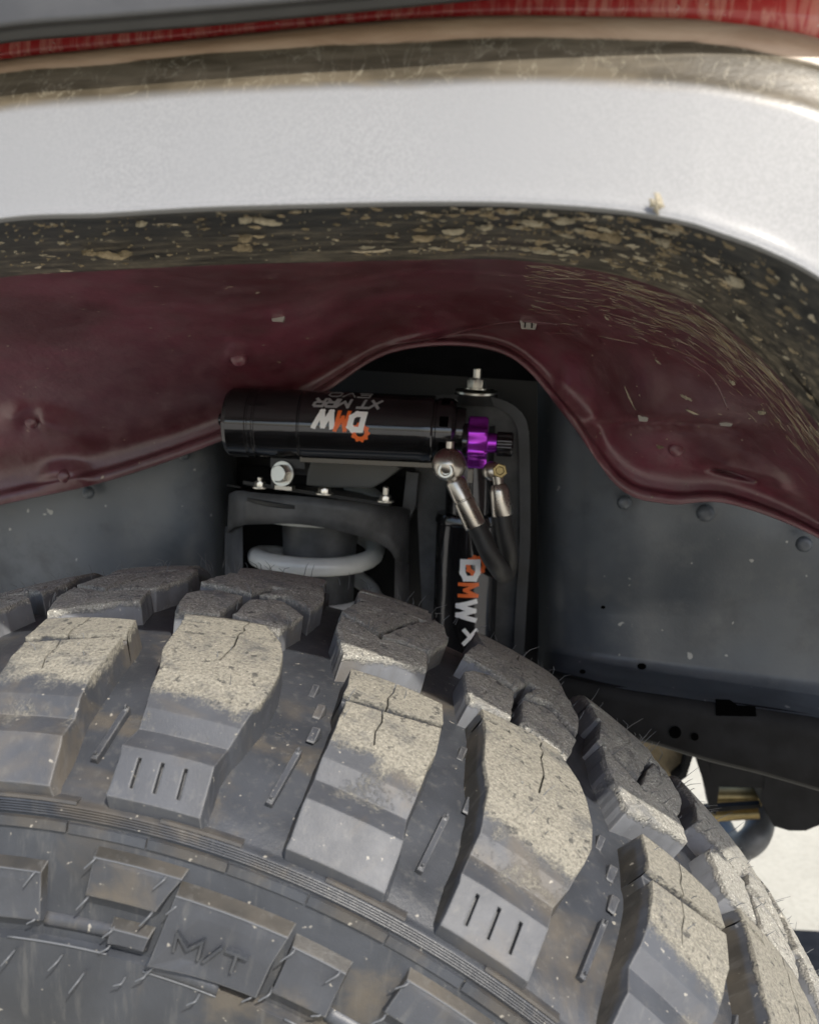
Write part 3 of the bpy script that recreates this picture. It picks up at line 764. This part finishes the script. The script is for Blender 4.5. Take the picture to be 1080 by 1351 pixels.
lin = loft('wheelhouse_liner', [row(off(y_lip, -22), -.115), row(off(y_lip, -9), -.02, PX), row(mixy(.12), .06, [lerp(a, b, .12) for a, b in zip(PX, XB)]), row(mixy(.35), .14, xs1), row(mixy(.6), .20, [lerp(a, b, .6) for a, b in zip(PX, XB)]), row(mixy(.82), .235, [lerp(a, b, .82) for a, b in zip(PX, XB)]),
     row(mixy(.93), .2385, [lerp(a, b, .93) for a, b in zip(PX, XB)]), row(mixy(.965), .233, [lerp(a, b, .965) for a, b in zip(PX, XB)]), row(YBv, .232, XB), row(off(YBv, 3), .236, XB), row(off(YBv, 1), .262, XB)],
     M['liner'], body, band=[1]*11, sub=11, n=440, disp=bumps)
# mud band mask follows the outer right part of the liner (road spray)
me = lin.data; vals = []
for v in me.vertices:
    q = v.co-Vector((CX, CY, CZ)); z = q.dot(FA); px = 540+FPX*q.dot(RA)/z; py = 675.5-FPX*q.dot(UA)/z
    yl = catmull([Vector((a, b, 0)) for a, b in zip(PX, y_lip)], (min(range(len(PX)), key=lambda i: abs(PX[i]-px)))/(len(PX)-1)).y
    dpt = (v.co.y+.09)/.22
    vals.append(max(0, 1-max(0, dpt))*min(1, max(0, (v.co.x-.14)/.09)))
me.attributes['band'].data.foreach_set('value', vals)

from mathutils.bvhtree import BVHTree
BV = BVHTree.FromPolygons([v.co.copy() for v in lin.data.vertices], [tuple(p.vertices) for p in lin.data.polygons])
def surf(px, py):
    o = Vector((CX, CY, CZ)); d = (at(px, py, 1)-o).normalized(); h = BV.ray_cast(o, d)
    if h[0] is None: return None, None
    n = h[1] if h[1].dot(d) > 0 else -h[1]
    return h[0], n            # normal points away from the viewer side
# grey apron wall behind / below the wheelhouse
XA = [-420, -200, 0, 150, 262, 306, 322, 450, 600, 688, 706, 725, 770, 830, 900, 1080, 1250, 1400]
def ay(xs, ys): return [interp(xs, ys, x) for x in XA]
def arow(ys, Y): return [at(x, y, (.43 if 310 < x < 707 else Y+max(0, .05*(1-abs(x-706)/80))+max(0, .05*(1-abs(x-306)/45)))) for x, y in zip(XA, ys)]
RT = ([-500, 600, 720, 834, 932, 1000, 1080, 1200, 1400], [868, 870, 886, 908, 922, 931, 944, 965, 1000])
loft('apron_wall', [arow(ay([-500, 0, 150, 300, 450, 740, 900, 1080, 1500], [600, 540, 520, 500, 450, 440, 560, 600, 720]), .285), arow([720]*18, .300), arow([800]*18, .315), arow([v-28 for v in ay(*RT)], .310), arow([v-8 for v in ay(*RT)], .285), arow([v+3 for v in ay(*RT)], .2672)],
     M['apron'], body, sub=6, n=300, cub=False)
V, F = box(at(500, 640, .418), .42, .004, .56); mesh_obj('recess_shade', V, F, M['black_satin'], body)  # added black sheet, stands in for the deep shade of the recess
# added unseen ceiling and back sheet, keeps daylight out of the wheelhouse
c0 = at(-420, 300, -.13); c1 = at(1330, 300, -.13)
V = [(-.75, -.125, .68), (.85, -.125, .68), (.85, .27, .64), (-.75, .27, .64), (-.75, .46, .50), (.85, .46, .50), (-.75, .46, .34), (.85, .46, .34)]
mesh_obj('daylight_blocker', V, [(0, 1, 2, 3), (3, 2, 5, 4), (4, 5, 7, 6)], M['frame'], body)

def rivet(px, py, Y, r, mat, name, dep=.003, parent=body):
    c = at(px, py, Y); V, F = lathe([(-.001, r*1.25), (.0006, r*1.22), (dep*.7, r), (dep, r*.75), (dep*1.05, r*.3)], c, (0, -1, .12), 20)
    o = mesh_obj(name, V, F, mat, parent); auto_smooth(o, 40); return o
for (px, py, r) in ((117, 650, .0042), (243, 600, .004), (823, 663, .0046), (930, 677, .0056), (1060, 718, .005)): rivet(px, py, .283, r, M['apron'], 'body_plug')
for (px, py, r) in ((315, 472, .0050), (85, 628, .0045), (42, 556, .0045), (892, 592, .0048)): rivet(px, py, surf(px, py)[0].y, r, M['liner'], 'body_plug')

# mud clods and splashes on the lip, liner and flare
FLECKS = {}
def lblob(px, py, sx, sz, seed, mat, thick, ang, join=True):
    c, n_ = surf(px, py)
    if c is None: return
    blob(px, py, c.y-.0002, sx, sz, seed, mat, 'mud_splash', thick, ang, tuple(n_), join)
def blob(px, py, Y, sx, sz, seed, mat, name='mud_splash', thick=.0012, ang=0, tilt=(0, 1, 0), join=False):
    c = at(px, py, Y); rn = random.Random(seed); n = 20; V = []; ca, sa = cos(ang), sin(ang)
    ring = [rn.uniform(.45, 1.25) for _ in range(n)]
    nrm = Vector(tilt).normalized(); X = Vector((1, 0, 0)); X = (X-nrm*X.dot(nrm)).normalized(); Z = X.cross(nrm)
    for s, h in ((1, .0), (.8, 1), (.4, 1.2)):
        for i in range(n):
            a = 2*pi*i/n; x = cos(a)*sx*s*ring[i]; z = sin(a)*sz*s*ring[i]
            V.append(c+X*(x*ca-z*sa)+Z*(x*sa+z*ca)-nrm*(h*thick*rn.uniform(.7, 1.2)-.0006))
    V.append(c-nrm*thick*1.2)
    F = [(k*n+i, k*n+(i+1) % n, (k+1)*n+(i+1) % n, (k+1)*n+i) for k in range(2) for i in range(n)]+[(2*n+i, 2*n+(i+1) % n, 3*n) for i in range(n)]
    if join:
        FV, FF = FLECKS.setdefault(mat.name, ([], [])); o = len(FV); FV += V; FF += [tuple(i+o for i in f) for f in F]; return
    return mesh_obj(name, V, F, mat, body, smooth=True)
LPV = lambda x: catmull([Vector((a, b, 0)) for a, b in zip(PX, y_lip)], 0)
rm = random.Random(21)
def on_lip(px, t):
    a = interp(PX, y_wht, px); b_ = interp(PX, y_lip, px); return px, lerp(a, b_, t), lerp(-.172, -.108, t)-.004
for (px, t, sx, sz, nm) in ((145, .74, .0062, .0022, 'mud'), (118, .66, .0030, .0018, 'mud'), (165, .72, .0030, .0015, 'mud'), (186, .20, .0024, .0012, 'mud_pale'), (320, .72, .0040, .0022, 'mud'), (322, .55, .0026, .0020, 'mud'),
        (350, .25, .0060, .0014, 'mud_pale'), (325, .22, .0030, .0010, 'mud_pale'), (700, .30, .0050, .0013, 'mud_pale'), (744, .22, .0046, .0012, 'mud_pale'), (805, .42, .0046, .0028, 'mud'), (875, .33, .0040, .0016, 'mud_pale'), (560, .62, .0048, .0016, 'mud'), (600, .50, .0048, .0012, 'mud_pale'), (640, .42, .0034, .0010, 'mud_pale'), (970, .45, .0046, .0022, 'mud_pale')):
    x, y, Y = on_lip(px, t); blob(x, y, Y, sx*.95, sz*.85, rm.randrange(999), M[nm], ang=rm.uniform(-.2, .2) - (.5 if px > 860 else 0), tilt=(0, .6, .8), thick=.0014)
for q in range(800):
    px = rm.choice([rm.uniform(0, 1000), rm.uniform(540, 1075)]); t = rm.uniform(.08, .92); x, y, Y = on_lip(px, t)
    s = .0002+.0020*rm.random()**4 if px > 300 else .0002+.0010*rm.random()**3
    blob(x, y, Y, s*1.5, s*.42, rm.randrange(9999), M[rm.choice(['mud_pale', 'mud', 'mud'])], ang=(0 if px < 700 else (px-700)/380*.8)*-1+rm.uniform(-.15, .15), tilt=(0, .6, .8), thick=.0004, join=True)
blob(866, 270, -.180, .0020, .0034, 5, M['mud_pale'], 'grass_seed', .0010, .3)
# pale push clips in the liner
def clip(px, py, w_, h_, slots=True):
    c, n_ = surf(px, py); c = c+Vector((0, -.0015, 0)); X, Z = Vector((1, 0, 0)), Vector((0, 0, 1))
    V, F = prism([c-X*w_*.5+Z*h_*.5, c+X*w_*.5+Z*h_*.5, c+X*w_*.34-Z*h_*.5, c-X*w_*.34-Z*h_*.5], (0, .003, 0))
    o = mesh_obj('trim_clip', V, F, M['clip'], body)
    if slots:
        for k in (-.17, .17):
            V, F = box(c+X*w_*k+Vector((0, -.0003, -h_*.1)), w_*.07, .001, h_*.6); mesh_obj('clip_slot', V, F, M['hole'], o)
clip(697, 426, .0135, .0085); clip(367, 420, .0100, .0045, False); clip(848, 552, .0075, .0040, False); clip(957, 558, .0095, .0040, False)
for pts in ([(560, 452), (600, 440), (650, 428), (690, 424), (735, 428)], [(905, 470), (940, 500), (960, 540)]):
    pp = [surf(*q)[0] for q in pts]; pp = [p+Vector((0, .0003, 0)) for p in pp]
    V, F = tube(pp, .0008, 6, 6); mesh_obj('sealer_seam', V, F, M['liner'], body, smooth=True)
lblob(870, 590, .0032, .0024, 9, M['mud'], .001, .4, False)
for (x_, y_, a_, b_, g_) in ((905, 525, .0045, .0018, -.1), (1005, 545, .0050, .0030, 1.2), (965, 505, .0026, .0036, .2), (868, 478, .0030, .0012, -.3), (915, 545, .006, .0008, -.25), (830, 525, .009, .0006, -.55), (800, 420, .003, .001, -.8)):
    lblob(x_, y_, a_, b_, int(x_), M['mud_pale'], .0008, g_, False)
for q in range(60):
    px = rm.uniform(760, 1075); py = rm.uniform(390, 660)
    if py > 380+(px-700)*.9+200: continue
    s = rm.uniform(.0005, .0016); lblob(px, py, s, s*.7, rm.randrange(9999), M['mud_pale'], .0005, rm.uniform(0, 3))

for q in range(850):
    t = rm.random(); px = rm.uniform(690, 1078); a = interp(PX, y_lip, px); py = a+abs(rm.gauss(0, 1))*34+2
    if px < 800 and rm.random() < .5: continue
    sl = (interp(PX, y_lip, px+20)-a)/20; L = .0006+.0065*rm.random()**3
    Lp = 4+55*rm.random()**2.5; an = math.atan(sl)*1.05+rm.uniform(-.07, .07); r_ = rm.uniform(.00008, .00034)
    pp = [surf(px+Lp*f*cos(an), py+Lp*f*sin(an)+rm.uniform(-.8, .8))[0] for f in (0, .33, .66, 1)]
    if None in pp: continue
    V, F = tube(pp, lambda t: r_*(.35+.65*sin(pi*min(1, t+.12))), 4, 1)
    FV, FF = FLECKS.setdefault(rm.choice(['pale_dried_mud', 'dried_mud']), ([], [])); o = len(FV); FV += V; FF += [tuple(k_+o for k_ in f) for f in F]

for mn, (FV, FF) in FLECKS.items():
    o = mesh_obj('mud_flecks', FV, FF, bpy.data.materials[mn], body, smooth=True); o['kind'] = 'stuff'
# ---------------- chassis rail below the apron
XR = [600, 720, 834, 932, 1000, 1080, 1200, 1400]
def rrow(ys, Y): return [at(x, y, Y) for x, y in zip(XR, ys)]
rt = [870, 886, 908, 922, 931, 944, 965, 1000]; rbm = [935, 950, 974, 1003, 1020, 1043, 1080, 1140]
loft('chassis_rail', [rrow(off(rt, -3), .30), rrow(rt, .272), rrow(off(rt, 4), .268), rrow(off(rbm, -4), .268), rrow(rbm, .272), rrow(off(rbm, 1), .36)], M['frame'], body, cub=False, sub=3)
def rhole(pts, Y=.2672):
    P = [at(x, y, Y) for x, y in pts]; V, F = prism(P, Vector((0, -.0006, 0))); return mesh_obj('rail_opening', V, F, M['hole'], body)
rhole([(943, 922), (962, 923), (972, 930), (996, 932), (997, 945), (944, 944)])
for (x, y, r) in ((890, 966, 8), (916, 972, 5)): rhole([(x+r*cos(a*pi/8), y+r*sin(a*pi/8)) for a in range(16)])
for (x, y, r) in ((846, 879, 6), (768, 886, 4), (795, 801, 3)): rhole([(x+r*cos(a*pi/8), y+r*.7*sin(a*pi/8)) for a in range(16)], .262)
# members, link and pipe seen past the tyre, under the rail
def pr(pts, Y, dep, mat, name, parent=body):
    P = [at(x, y, Y) for x, y in pts]; V, F = prism(P, Vector((0, dep, 0))); return mesh_obj(name, V, F, mat, parent)
pr([(1005, 1015), (1180, 1060), (1180, 1110), (1082, 1088), (1062, 1096), (1040, 1096), (1020, 1090), (1003, 1060)], .50, .16, M['frame'], 'crossmember')
pr([(820, 965), (912, 985), (912, 1000), (898, 1024), (888, 1030), (860, 1010), (820, 1000)], .46, .05, M['mud'], 'body_mount')
pr([(906, 990), (915, 993), (905, 1025), (893, 1033), (886, 1030), (900, 1018)], .44, .02, M['frame'], 'mount_bracket')
pr([(914, 992), (934, 998), (948, 1040), (944, 1075), (936, 1070), (930, 1040)], .50, .03, M['frame'], 'control_link')
pr([(932, 1000), (1010, 1018), (1008, 1040), (944, 1038)], .50, .03, M['frame'], 'control_link')
V, F = tube([at(940, 1050, .56), at(1002, 1050, .56)], .011, 24, 1); o = mesh_obj('gold_bushing', V, F, M['brass'], body); auto_smooth(o)
V, F = tube([at(925, 1078, .56), at(1000, 1073, .56)], .006, 20, 1); o = mesh_obj('gold_bushing', V, F, M['brass'], body); auto_smooth(o)
pr([(925, 1066), (1003, 1061), (1003, 1066), (925, 1073)], .535, .01, M['frame'], 'control_link')
V, F = tube([at(1000, 1040, .62), at(1002, 1085, .58), at(990, 1110, .56), at(965, 1117, .58), at(945, 1085, .64)], .0155, 24, 8); o = mesh_obj('exhaust_pipe', V, F, M['bracket'], body, smooth=True)
def on_ground(px, py, z=-.42):
    d = at(px, py, 1)-Vector((CX, CY, CZ)); return Vector((CX, CY, CZ))+d*((z-CZ)/d.z)
V, F = prism([on_ground(x, y, -.405) for x, y in ((1036, 1226), (1150, 1232), (1190, 1350), (1080, 1350))], (0, 0, -.016))
o = mesh_obj('ground_strip', V, F, M['frame']); o['kind'] = 'structure'

# ================================================================== SPRING TOWER + COIL SPRING
tower = thing('spring_tower', 'black steel coil spring tower with an arched opening below the gas reservoir', 'bracket')
SC = 1 / 1800
def yc(xc, Rpx, Yc):
    R = Rpx*SC
    return lambda x: Yc - sqrt(max(R*R-((x-xc)*SC)**2, 1e-6))
YB = yc(420, 124, .315)
def strip(name, xs, rows_px, Yf, mat, parent, th=.004):
    rows = [[at(x, y, Yf(x)) for x, y in zip(X_, r)] for X_, r in rows_px]
    rows = [[p+Vector((0, th, 0)) for p in rows[0]]]+rows+[[p+Vector((0, th, 0)) for p in rows[-1]], [p+Vector((0, th*3, 0)) for p in rows[-1]]]
    return loft(name, rows, mat, parent, cub=False, sub=3, n=60)
X1 = [300, 306, 318, 332, 397, 461, 508, 521, 530, 538]
strip('tower_shell', None, [([302, 310, 320, 335, 397, 461, 508, 524, 532, 541], [652, 648, 648, 650, 655, 661, 667, 669, 671, 673]), (X1, [704, 698, 694, 692, 692, 704, 722, 737, 742, 744])], YB, M['bracket'], tower)
strip('tower_leg', None, [([521, 525, 529, 533, 539], [728]*5), ([519, 524, 529, 534, 540], [900]*5)], YB, M['bracket'], tower)
strip('tower_leg', None, [([297, 301, 306, 312, 320], [695]*5), ([296, 301, 307, 314, 322], [900]*5)], lambda x: YB(max(x, 299))+.01, M['bracket'], tower)
V, F = lathe([(0, .058), (.003, .0665), (.006, .0665)], at(420, 662, .315)-Vector((0, 0, .0)), (0, 0, 1), 48); o = mesh_obj('tower_cap', V, F, M['black_satin'], tower); auto_smooth(o)
V, F = lathe([(0, .031), (.05, .031), (.08, .033)], at(418, 800, .315), (0, 0, 1), 40); o = mesh_obj('bump_stop_tube', V, F, M['bracket'], tower); auto_smooth(o)
V, F = box(at(420, 760, .40), .16, .004, .20); mesh_obj('tower_back', V, F, M['frame'], tower)
# mounting plate, bolts and the grey fluid bottle behind it
V, F = tube([at(300, 640, .25), at(318, 643, .25)], .0009, 8, 1); mesh_obj('wire_end', V, F, M['black_satin'], tower)
V, F = box(at(420, 649, .245), .115, .02, .003, (Vector((1, 0, -.07)).normalized(), Vector((0, 1, 0)), Vector((.07, 0, 1)).normalized())); mesh_obj('mounting_plate', V, F, M['black_satin'], tower)
def bolt(px, py, Y, r, h, axis, mat, parent, name='bolt', studr=None, studh=0):
    c = at(px, py, Y); hexr = lambda a: r*cos(pi/6)/cos((a+pi/6) % (pi/3)-pi/6)
    pr_ = [(0, hexr), (h*.8, hexr), (h, r*.82)]
    V, F = lathe(pr_, c, axis, 36); parts = [(V, F)]
    parts.append(lathe([(-.0012, r*1.35), (0, r*1.35)], c, axis, 28))
    if studr: parts.append(lathe([(h, studr), (h+studh*.9, studr), (h+studh, studr*.7)], c, axis, 16))
    V, F = merge(*parts); o = mesh_obj(name, V, F, mat, parent); auto_smooth(o, 30); return o
bolt(343, 642, .235, .0042, .0045, (0, 0, 1), M['steel'], tower, 'bolt', .0022, .003)
bolt(508, 660, .238, .0046, .004, (0, 0, 1), M['steel'], tower, 'bolt', .0024, .0065)
bolt(428, 650, .232, .0050, .004, (0, 0, 1), M['steel'], tower, 'bolt')
V, F = prism([at(x, y, .29) for x, y in ((412, 606), (420, 604), (520, 612), (528, 618), (505, 636), (490, 644), (425, 643), (404, 640), (406, 620))], (0, .05, 0)); o = mesh_obj('fluid_bottle', V, F, simple('smoky_grey_plastic', (.16, .16, .155), .45, bevel=.003), tower)
V, F = prism([at(x, y, .30) for x, y in ((536, 622), (552, 624), (548, 668), (538, 690), (528, 690), (532, 660))], (0, .01, 0)); mesh_obj('tower_gusset', V, F, M['bracket'], tower)

spring = thing('coil_spring', 'silver grey coil spring showing through the arched opening of the tower', 'spring')
c = at(417, 732, .315); P = []
for k in range(0, 5*24+1):
    a = 2*pi*(k/24-3.55); P.append(c+Vector((.0505*sin(a), -.0505*cos(a), .040*(a/(2*pi))-.0055*sin(a))))
V, F = tube(P, .0077, 18, 1); mesh_obj('spring_coil', V, F, M['spring'], spring, smooth=True)

# ================================================================== SHOCK ABSORBER WITH RESERVOIR
shock = thing('shock_absorber', 'black shock absorber with horizontal gas reservoir, purple dial and two braided-end hoses', 'shock absorber')
A0, A1 = at(302, 557, .222), at(602, 569.5, .230); AX = (A1-A0).normalized(); S_ = (A1-A0).length/300
def T(x): return (x-302)*S_
FRONT = (Vector((CX, CY, CZ))-A0); FRONT = (FRONT-AX*FRONT.dot(AX)).normalized(); DOWN = AX.cross(FRONT)
if DOWN.z > 0: DOWN = -DOWN
rp_ = lambda px: px*S_
bodyprof = [(302, 38), (304, 42), (309, 45), (309.1, 45.2), (334, 45.6), (335, 44.2), (337, 44.2), (338, 45.6), (343, 45.6), (344, 44.4), (346, 44.4), (347, 45.4), (351, 45.8), (402, 45.8), (403, 44.2), (404.5, 44.2), (405.5, 45.4), (557, 45), (558, 45.3), (572, 45), (574, 44)]
V, F = lathe([(T(x), rp_(r)) for x, r in bodyprof], A0, AX, 96); o = mesh_obj('gas_reservoir', V, F, M['anod_black'], shock); auto_smooth(o, 25)
res = o
V, F = lathe([(T(574), rp_(40)), (T(577), rp_(40)), (T(578), rp_(42)), (T(598), rp_(42)), (T(602), rp_(39)), (T(603), rp_(32)), (T(614), rp_(31))], A0, AX, 96); o = mesh_obj('reservoir_cap', V, F, M['anod_black'], shock); auto_smooth(o, 25)
for k in range(8):
    a = k*pi/4+.5; d = FRONT*cos(a)+DOWN*sin(a)
    V, F = box(A0+AX*T(588)+d*rp_(42), rp_(11), rp_(13), rp_(1.6), (AX, AX.cross(d), d)); ob = mesh_obj('spanner_slot', V, F, M['hole'], shock)
V, F = lathe([(T(289), rp_(6)), (T(290), rp_(8)), (T(297), rp_(8.4)), (T(297.5), rp_(11)), (T(303), rp_(11))], A0+DOWN*(-rp_(3)), AX, 32); o = mesh_obj('valve_stub', V, F, M['anod_black'], shock); auto_smooth(o)
V, F = lathe([(T(346.5), rp_(45.9)), (T(347), rp_(46.1)), (T(347.5), rp_(45.9))], A0, AX, 64)
# clamp under the reservoir
c = at(384, 615, .225); V, F = merge(lathe([(-.012, .0062), (.012, .0062)], c, AX, 24), box(at(383, 607, .225), .026, .018, .012, (AX, FRONT, DOWN)), box(at(372, 634, .232), .013, .016, .010, (AX, FRONT, DOWN)))
o = mesh_obj('reservoir_clamp', V, F, M['black_satin'], shock); auto_smooth(o)
bolt(372, 625, .2125, .0070, .006, (-.25, -1, .12), M['steel'], shock, 'clamp_bolt')
V, F = box(at(376, 643, .222), .013, .010, .003); mesh_obj('clamp_shim', V, F, M['steel'], shock)
V, F = box(A0+AX*T(490)+DOWN*rp_(44)+FRONT*rp_(10), rp_(175), rp_(16), rp_(7), (AX, FRONT, DOWN)); mesh_obj('reservoir_rail', V, F, M['anod_black'], shock)
# purple dial
K0 = at(617, 583, .2185)
lob = lambda a: rp_(35)*(1-.13*(.5+.5*cos(8*a))**.8)
def lobs(s): return lambda a: lob(a)*s
V, F = lathe([(0, lobs(.9)), (rp_(2), lobs(1)), (rp_(22), lobs(1)), (rp_(25), lobs(.92)), (rp_(25.2), rp_(13)), (rp_(38), rp_(12))], K0, AX, 128, up=FRONT)
o = mesh_obj('rebound_dial', V, F, M['purple'], shock); auto_smooth(o, 40)
V, F = lathe([(-rp_(6), rp_(24)), (0, rp_(24)), (rp_(1), rp_(20))], K0, AX, 48); o = mesh_obj('dial_seat', V, F, M['anod_black'], shock); auto_smooth(o)
kn = lambda a: rp_(15.5)*(1-.10*(.5+.5*cos(10*a)))
V, F = lathe([(rp_(36), lambda a: kn(a)*.9), (rp_(37), kn), (rp_(55), kn), (rp_(57), lambda a: kn(a)*.85)], K0+DOWN*rp_(1), AX, 120, up=FRONT); o = mesh_obj('dial_end_nut', V, F, M['anod_black'], shock); auto_smooth(o, 40)

def wraptext(word, xc, w_px, a0, a1, mat, name, tx, shear=.2, gap=.22):
    """lettering wrapped upside down on the reservoir, a0..a1 degrees below the camera-facing line"""
    R0 = 45.3; H = radians(a1-a0)*R0; am = radians((a0+a1)/2)
    def fn(x, y, l):
        a = am+y/R0      # letter tops point down
        return A0+AX*(T(xc)-x*S_)+(FRONT*cos(a)+DOWN*sin(a))*(rp_(R0)+.0003+l)
    V, F = strokes(word, fn, w_px, H, tx, shear, gap)
    return mesh_obj(name, V, F, mat, shock)
wraptext('D', 479, 22, -26, 8, M['white_print'], 'print_letter', 7.2)
wraptext('M', 460.5, 17, -27, 8, M['orange_print'], 'print_letter', 4.8)
wraptext('W', 438.5, 30, -28, 5, M['white_print'], 'print_letter', 6.6)
wraptext('XT MRR', 465, 86, -51, -31, M['grey_print'], 'print_lettering', 3.4, .3, .28)
wraptext('EVO', 466, 54, -74, -56, M['grey_print'], 'print_lettering', 1.6, .2, .25)
V, F = [], []                                                          # toothed orange emblem behind the D
n = 40
for i in range(n):
    a = 2*pi*i/n; r = 12.5 if i % 4 < 2 else 10.6
    for rr in (r, 5.5):
        x, y = 484+rr*cos(a), 6+rr*sin(a); an = math.asin(max(-1, min(1, y/45.3)))
        V.append(A0+AX*T(x)+(FRONT*cos(an)+DOWN*sin(an))*(rp_(45.3)+.00012))
F = [(2*i, 2*((i+1) % n), 2*((i+1) % n)+1, 2*i+1) for i in range(n)]
mesh_obj('gear_emblem', V, F, M['orange_print'], shock)

# upright damper body
B0, B1 = at(622, 560, .285), at(607, 960, .285); BX = (B1-B0).normalized(); LB = (B1-B0).length; SB = LB/400
BF = (Vector((CX, CY, CZ))-B0); BF = (BF-BX*BF.dot(BX)).normalized(); BR = BX.cross(BF)
if BR.x < 0: BR = -BR
def TB(y): return (y-560)*SB
V, F = lathe([(TB(560), SB*30), (TB(672), SB*30), (TB(673), SB*40), (TB(680), SB*42), (TB(684), SB*42), (TB(686), SB*40.5), (TB(960), SB*40.5)], B0, BX, 72); o = mesh_obj('damper_body', V, F, M['anod_black'], shock); auto_smooth(o, 25)
def shtext(word, y0, y1, xa, xb, mat, tx):
    H = (xb-xa); xm = (xa+xb)/2
    def fn(x, y, l):
        a = (xm+y)/40.5
        return B0+BX*TB((y0+y1)/2+x)+(BF*cos(a)+BR*sin(a))*(SB*40.5+.0003+l)
    V, F = strokes(word, fn, y1-y0, H, tx, .0)
    return mesh_obj('print_letter', V, F, mat, shock)
shtext('D', 725, 753, -8, 18, M['white_print'], 7); shtext('M', 755, 774, -10, 17, M['orange_print'], 4.5)
shtext('W', 776, 806, -12, 16, M['white_print'], 6); shtext('X', 814, 836, -2, 18, M['white_print'], 5)
shtext('T', 842, 860, -2, 18, M['white_print'], 5)
n = 40
V, F = [], []
for i in range(n):
    a = 2*pi*i/n; r = 14 if i % 4 < 2 else 12
    for rr in (r, 7):
        x, y = 12+rr*cos(a), 733+rr*sin(a); an = math.asin(max(-1, min(1, x/40.5)))
        V.append(B0+BX*TB(y)+(BF*cos(an)+BR*sin(an))*(SB*40.5+.00015))
mesh_obj('gear_emblem', V, [(2*i, 2*((i+1) % n), 2*((i+1) % n)+1, 2*i+1) for i in range(n)], M['orange_print'], shock)

# hose fittings
def seg_tube(p, q, prof_, mat, name, n=32):
    d = (q-p); L = d.length; V, F = lathe([(t*L, r) for t, r in prof_], p, d, n); o = mesh_obj(name, V, F, mat, shock); auto_smooth(o, 28); return o
def uvs(c, r, mat, name, sq=1.0):
    V, F = lathe([(-r*cos(pi*k/16)*sq, max(r*sin(pi*k/16), .0002)) for k in range(17)], c, (-.1, -1, .15), 32); o = mesh_obj(name, V, F, mat, shock, smooth=True); return o
px1 = 1/1730
Yf = .165
uvs(at(592, 613, Yf), 20*px1, M['fitting'], 'banjo_ball')
c = at(588, 621, Yf-.0095); V, F = lathe([(-.002, 9.5*px1), (.0015, 9.5*px1), (.002, 8.5*px1), (.002, 6*px1), (.0006, 5*px1)], c, (-.12, -1, .1), 24); o = mesh_obj('banjo_bolt', V, F, M['steel'], shock); auto_smooth(o, 30)
V, F = lathe([(0, 5*px1), (.006, 5*px1)], at(593, 594, Yf), (0, 0, 1), 16); o = mesh_obj('banjo_stud', V, F, M['fitting'], shock); auto_smooth(o)
p, q = at(598, 630, Yf), at(627, 695, Yf-.002)
seg_tube(p, q, [(0, 8*px1), (.06, 11.2*px1), (.10, 12*px1), (.44, 12*px1), (.45, 11.2*px1), (.47, 11.2*px1), (.48, 12.6*px1), (.97, 12.8*px1), (1, 12*px1)], M['fitting'], 'hose_ferrule')
V, F = tube([at(622, 684, Yf-.002), at(634, 706, Yf-.001), at(646, 732, Yf), at(657, 749, Yf+.010), at(664, 757, Yf+.035), at(664, 750, Yf+.10), at(660, 740, Yf+.14)], 11.5*px1, 20, 8); mesh_obj('hose', V, F, M['hose'], shock, smooth=True)
Yg = .185
uvs(at(649, 622, Yg+.004), 12*px1, M['fitting'], 'banjo_ball')
c = at(659, 621, Yg-.006); V, F = lathe([(-.006, 9*px1), (.0015, 9*px1), (.002, 8*px1), (.002, 5.5*px1), (.0006, 4.5*px1)], c, (.1, -1, .1), 6); o = mesh_obj('banjo_bolt', V, F, M['brass'], shock)
seg_tube(at(656, 628, Yg), at(662, 680, Yg), [(0, 7*px1), (.2, 6.5*px1), (.22, 9*px1), (.32, 11.5*px1), (.36, 12*px1), (.97, 12.6*px1), (1, 12*px1)], M['fitting'], 'hose_ferrule')
V, F = tube([at(661, 672, Yg), at(665, 700, Yg), at(670, 728, Yg+.004), at(670, 748, Yg+.02), at(666, 758, Yg+.05), at(662, 750, Yg+.12)], 11*px1, 20, 8); mesh_obj('hose', V, F, M['hose'], shock, smooth=True)
V, F = box(at(620, 628, .20), .0036, .003, .0095); mesh_obj('small_tag', V, F, M['clip'], shock)

# shock tower plate with the top nut and washer
plate = thing('shock_mount', 'rounded grey steel shock mount plate behind the purple dial, washer on top', 'bracket')
out = [(545, 560), (552, 535), (568, 523), (600, 521), (640, 523), (668, 530), (688, 545), (697, 570), (699, 640), (699, 720), (694, 800), (690, 880), (560, 880)]
inn = [(560, 560), (562, 545), (575, 535), (600, 533), (640, 535), (662, 541), (676, 553), (683, 574), (685, 640), (685, 720), (680, 800), (676, 880)]
V, F = prism([at(x, y, .312) for x, y in out], (0, .006, 0)); mesh_obj('mount_plate', V, F, M['bracket'], plate)
R_ = [at(x, y, .303) for x, y in out[:-1]], [at(x, y, .335) for x, y in out[:-1]], [at(x, y, .303) for x, y in inn], [at(x, y, .316) for x, y in inn]
fl = loft('mount_flange', [R_[1], R_[0], R_[2], R_[3]], simple('grey_worn_flange', (.040, .042, .046), .5, var=.2), plate, cub=False, sub=2, n=60); auto_smooth(fl, 30)
c = at(628, 518, .315)
V, F = lathe([(0, .0175), (.0016, .0172), (.002, .010)], c, (0, -.12, 1), 40); o = mesh_obj('washer', V, F, M['steel'], plate); auto_smooth(o)
V, F = lathe([(-.010, .020), (-.001, .017)], c, (0, 0, 1), 40); o = mesh_obj('rubber_bushing', V, F, M['hose'], plate); auto_smooth(o)
bolt(628, 512, .315, .0075, .008, (0, 0, 1), M['steel'], plate, 'top_nut', .0035, .008)
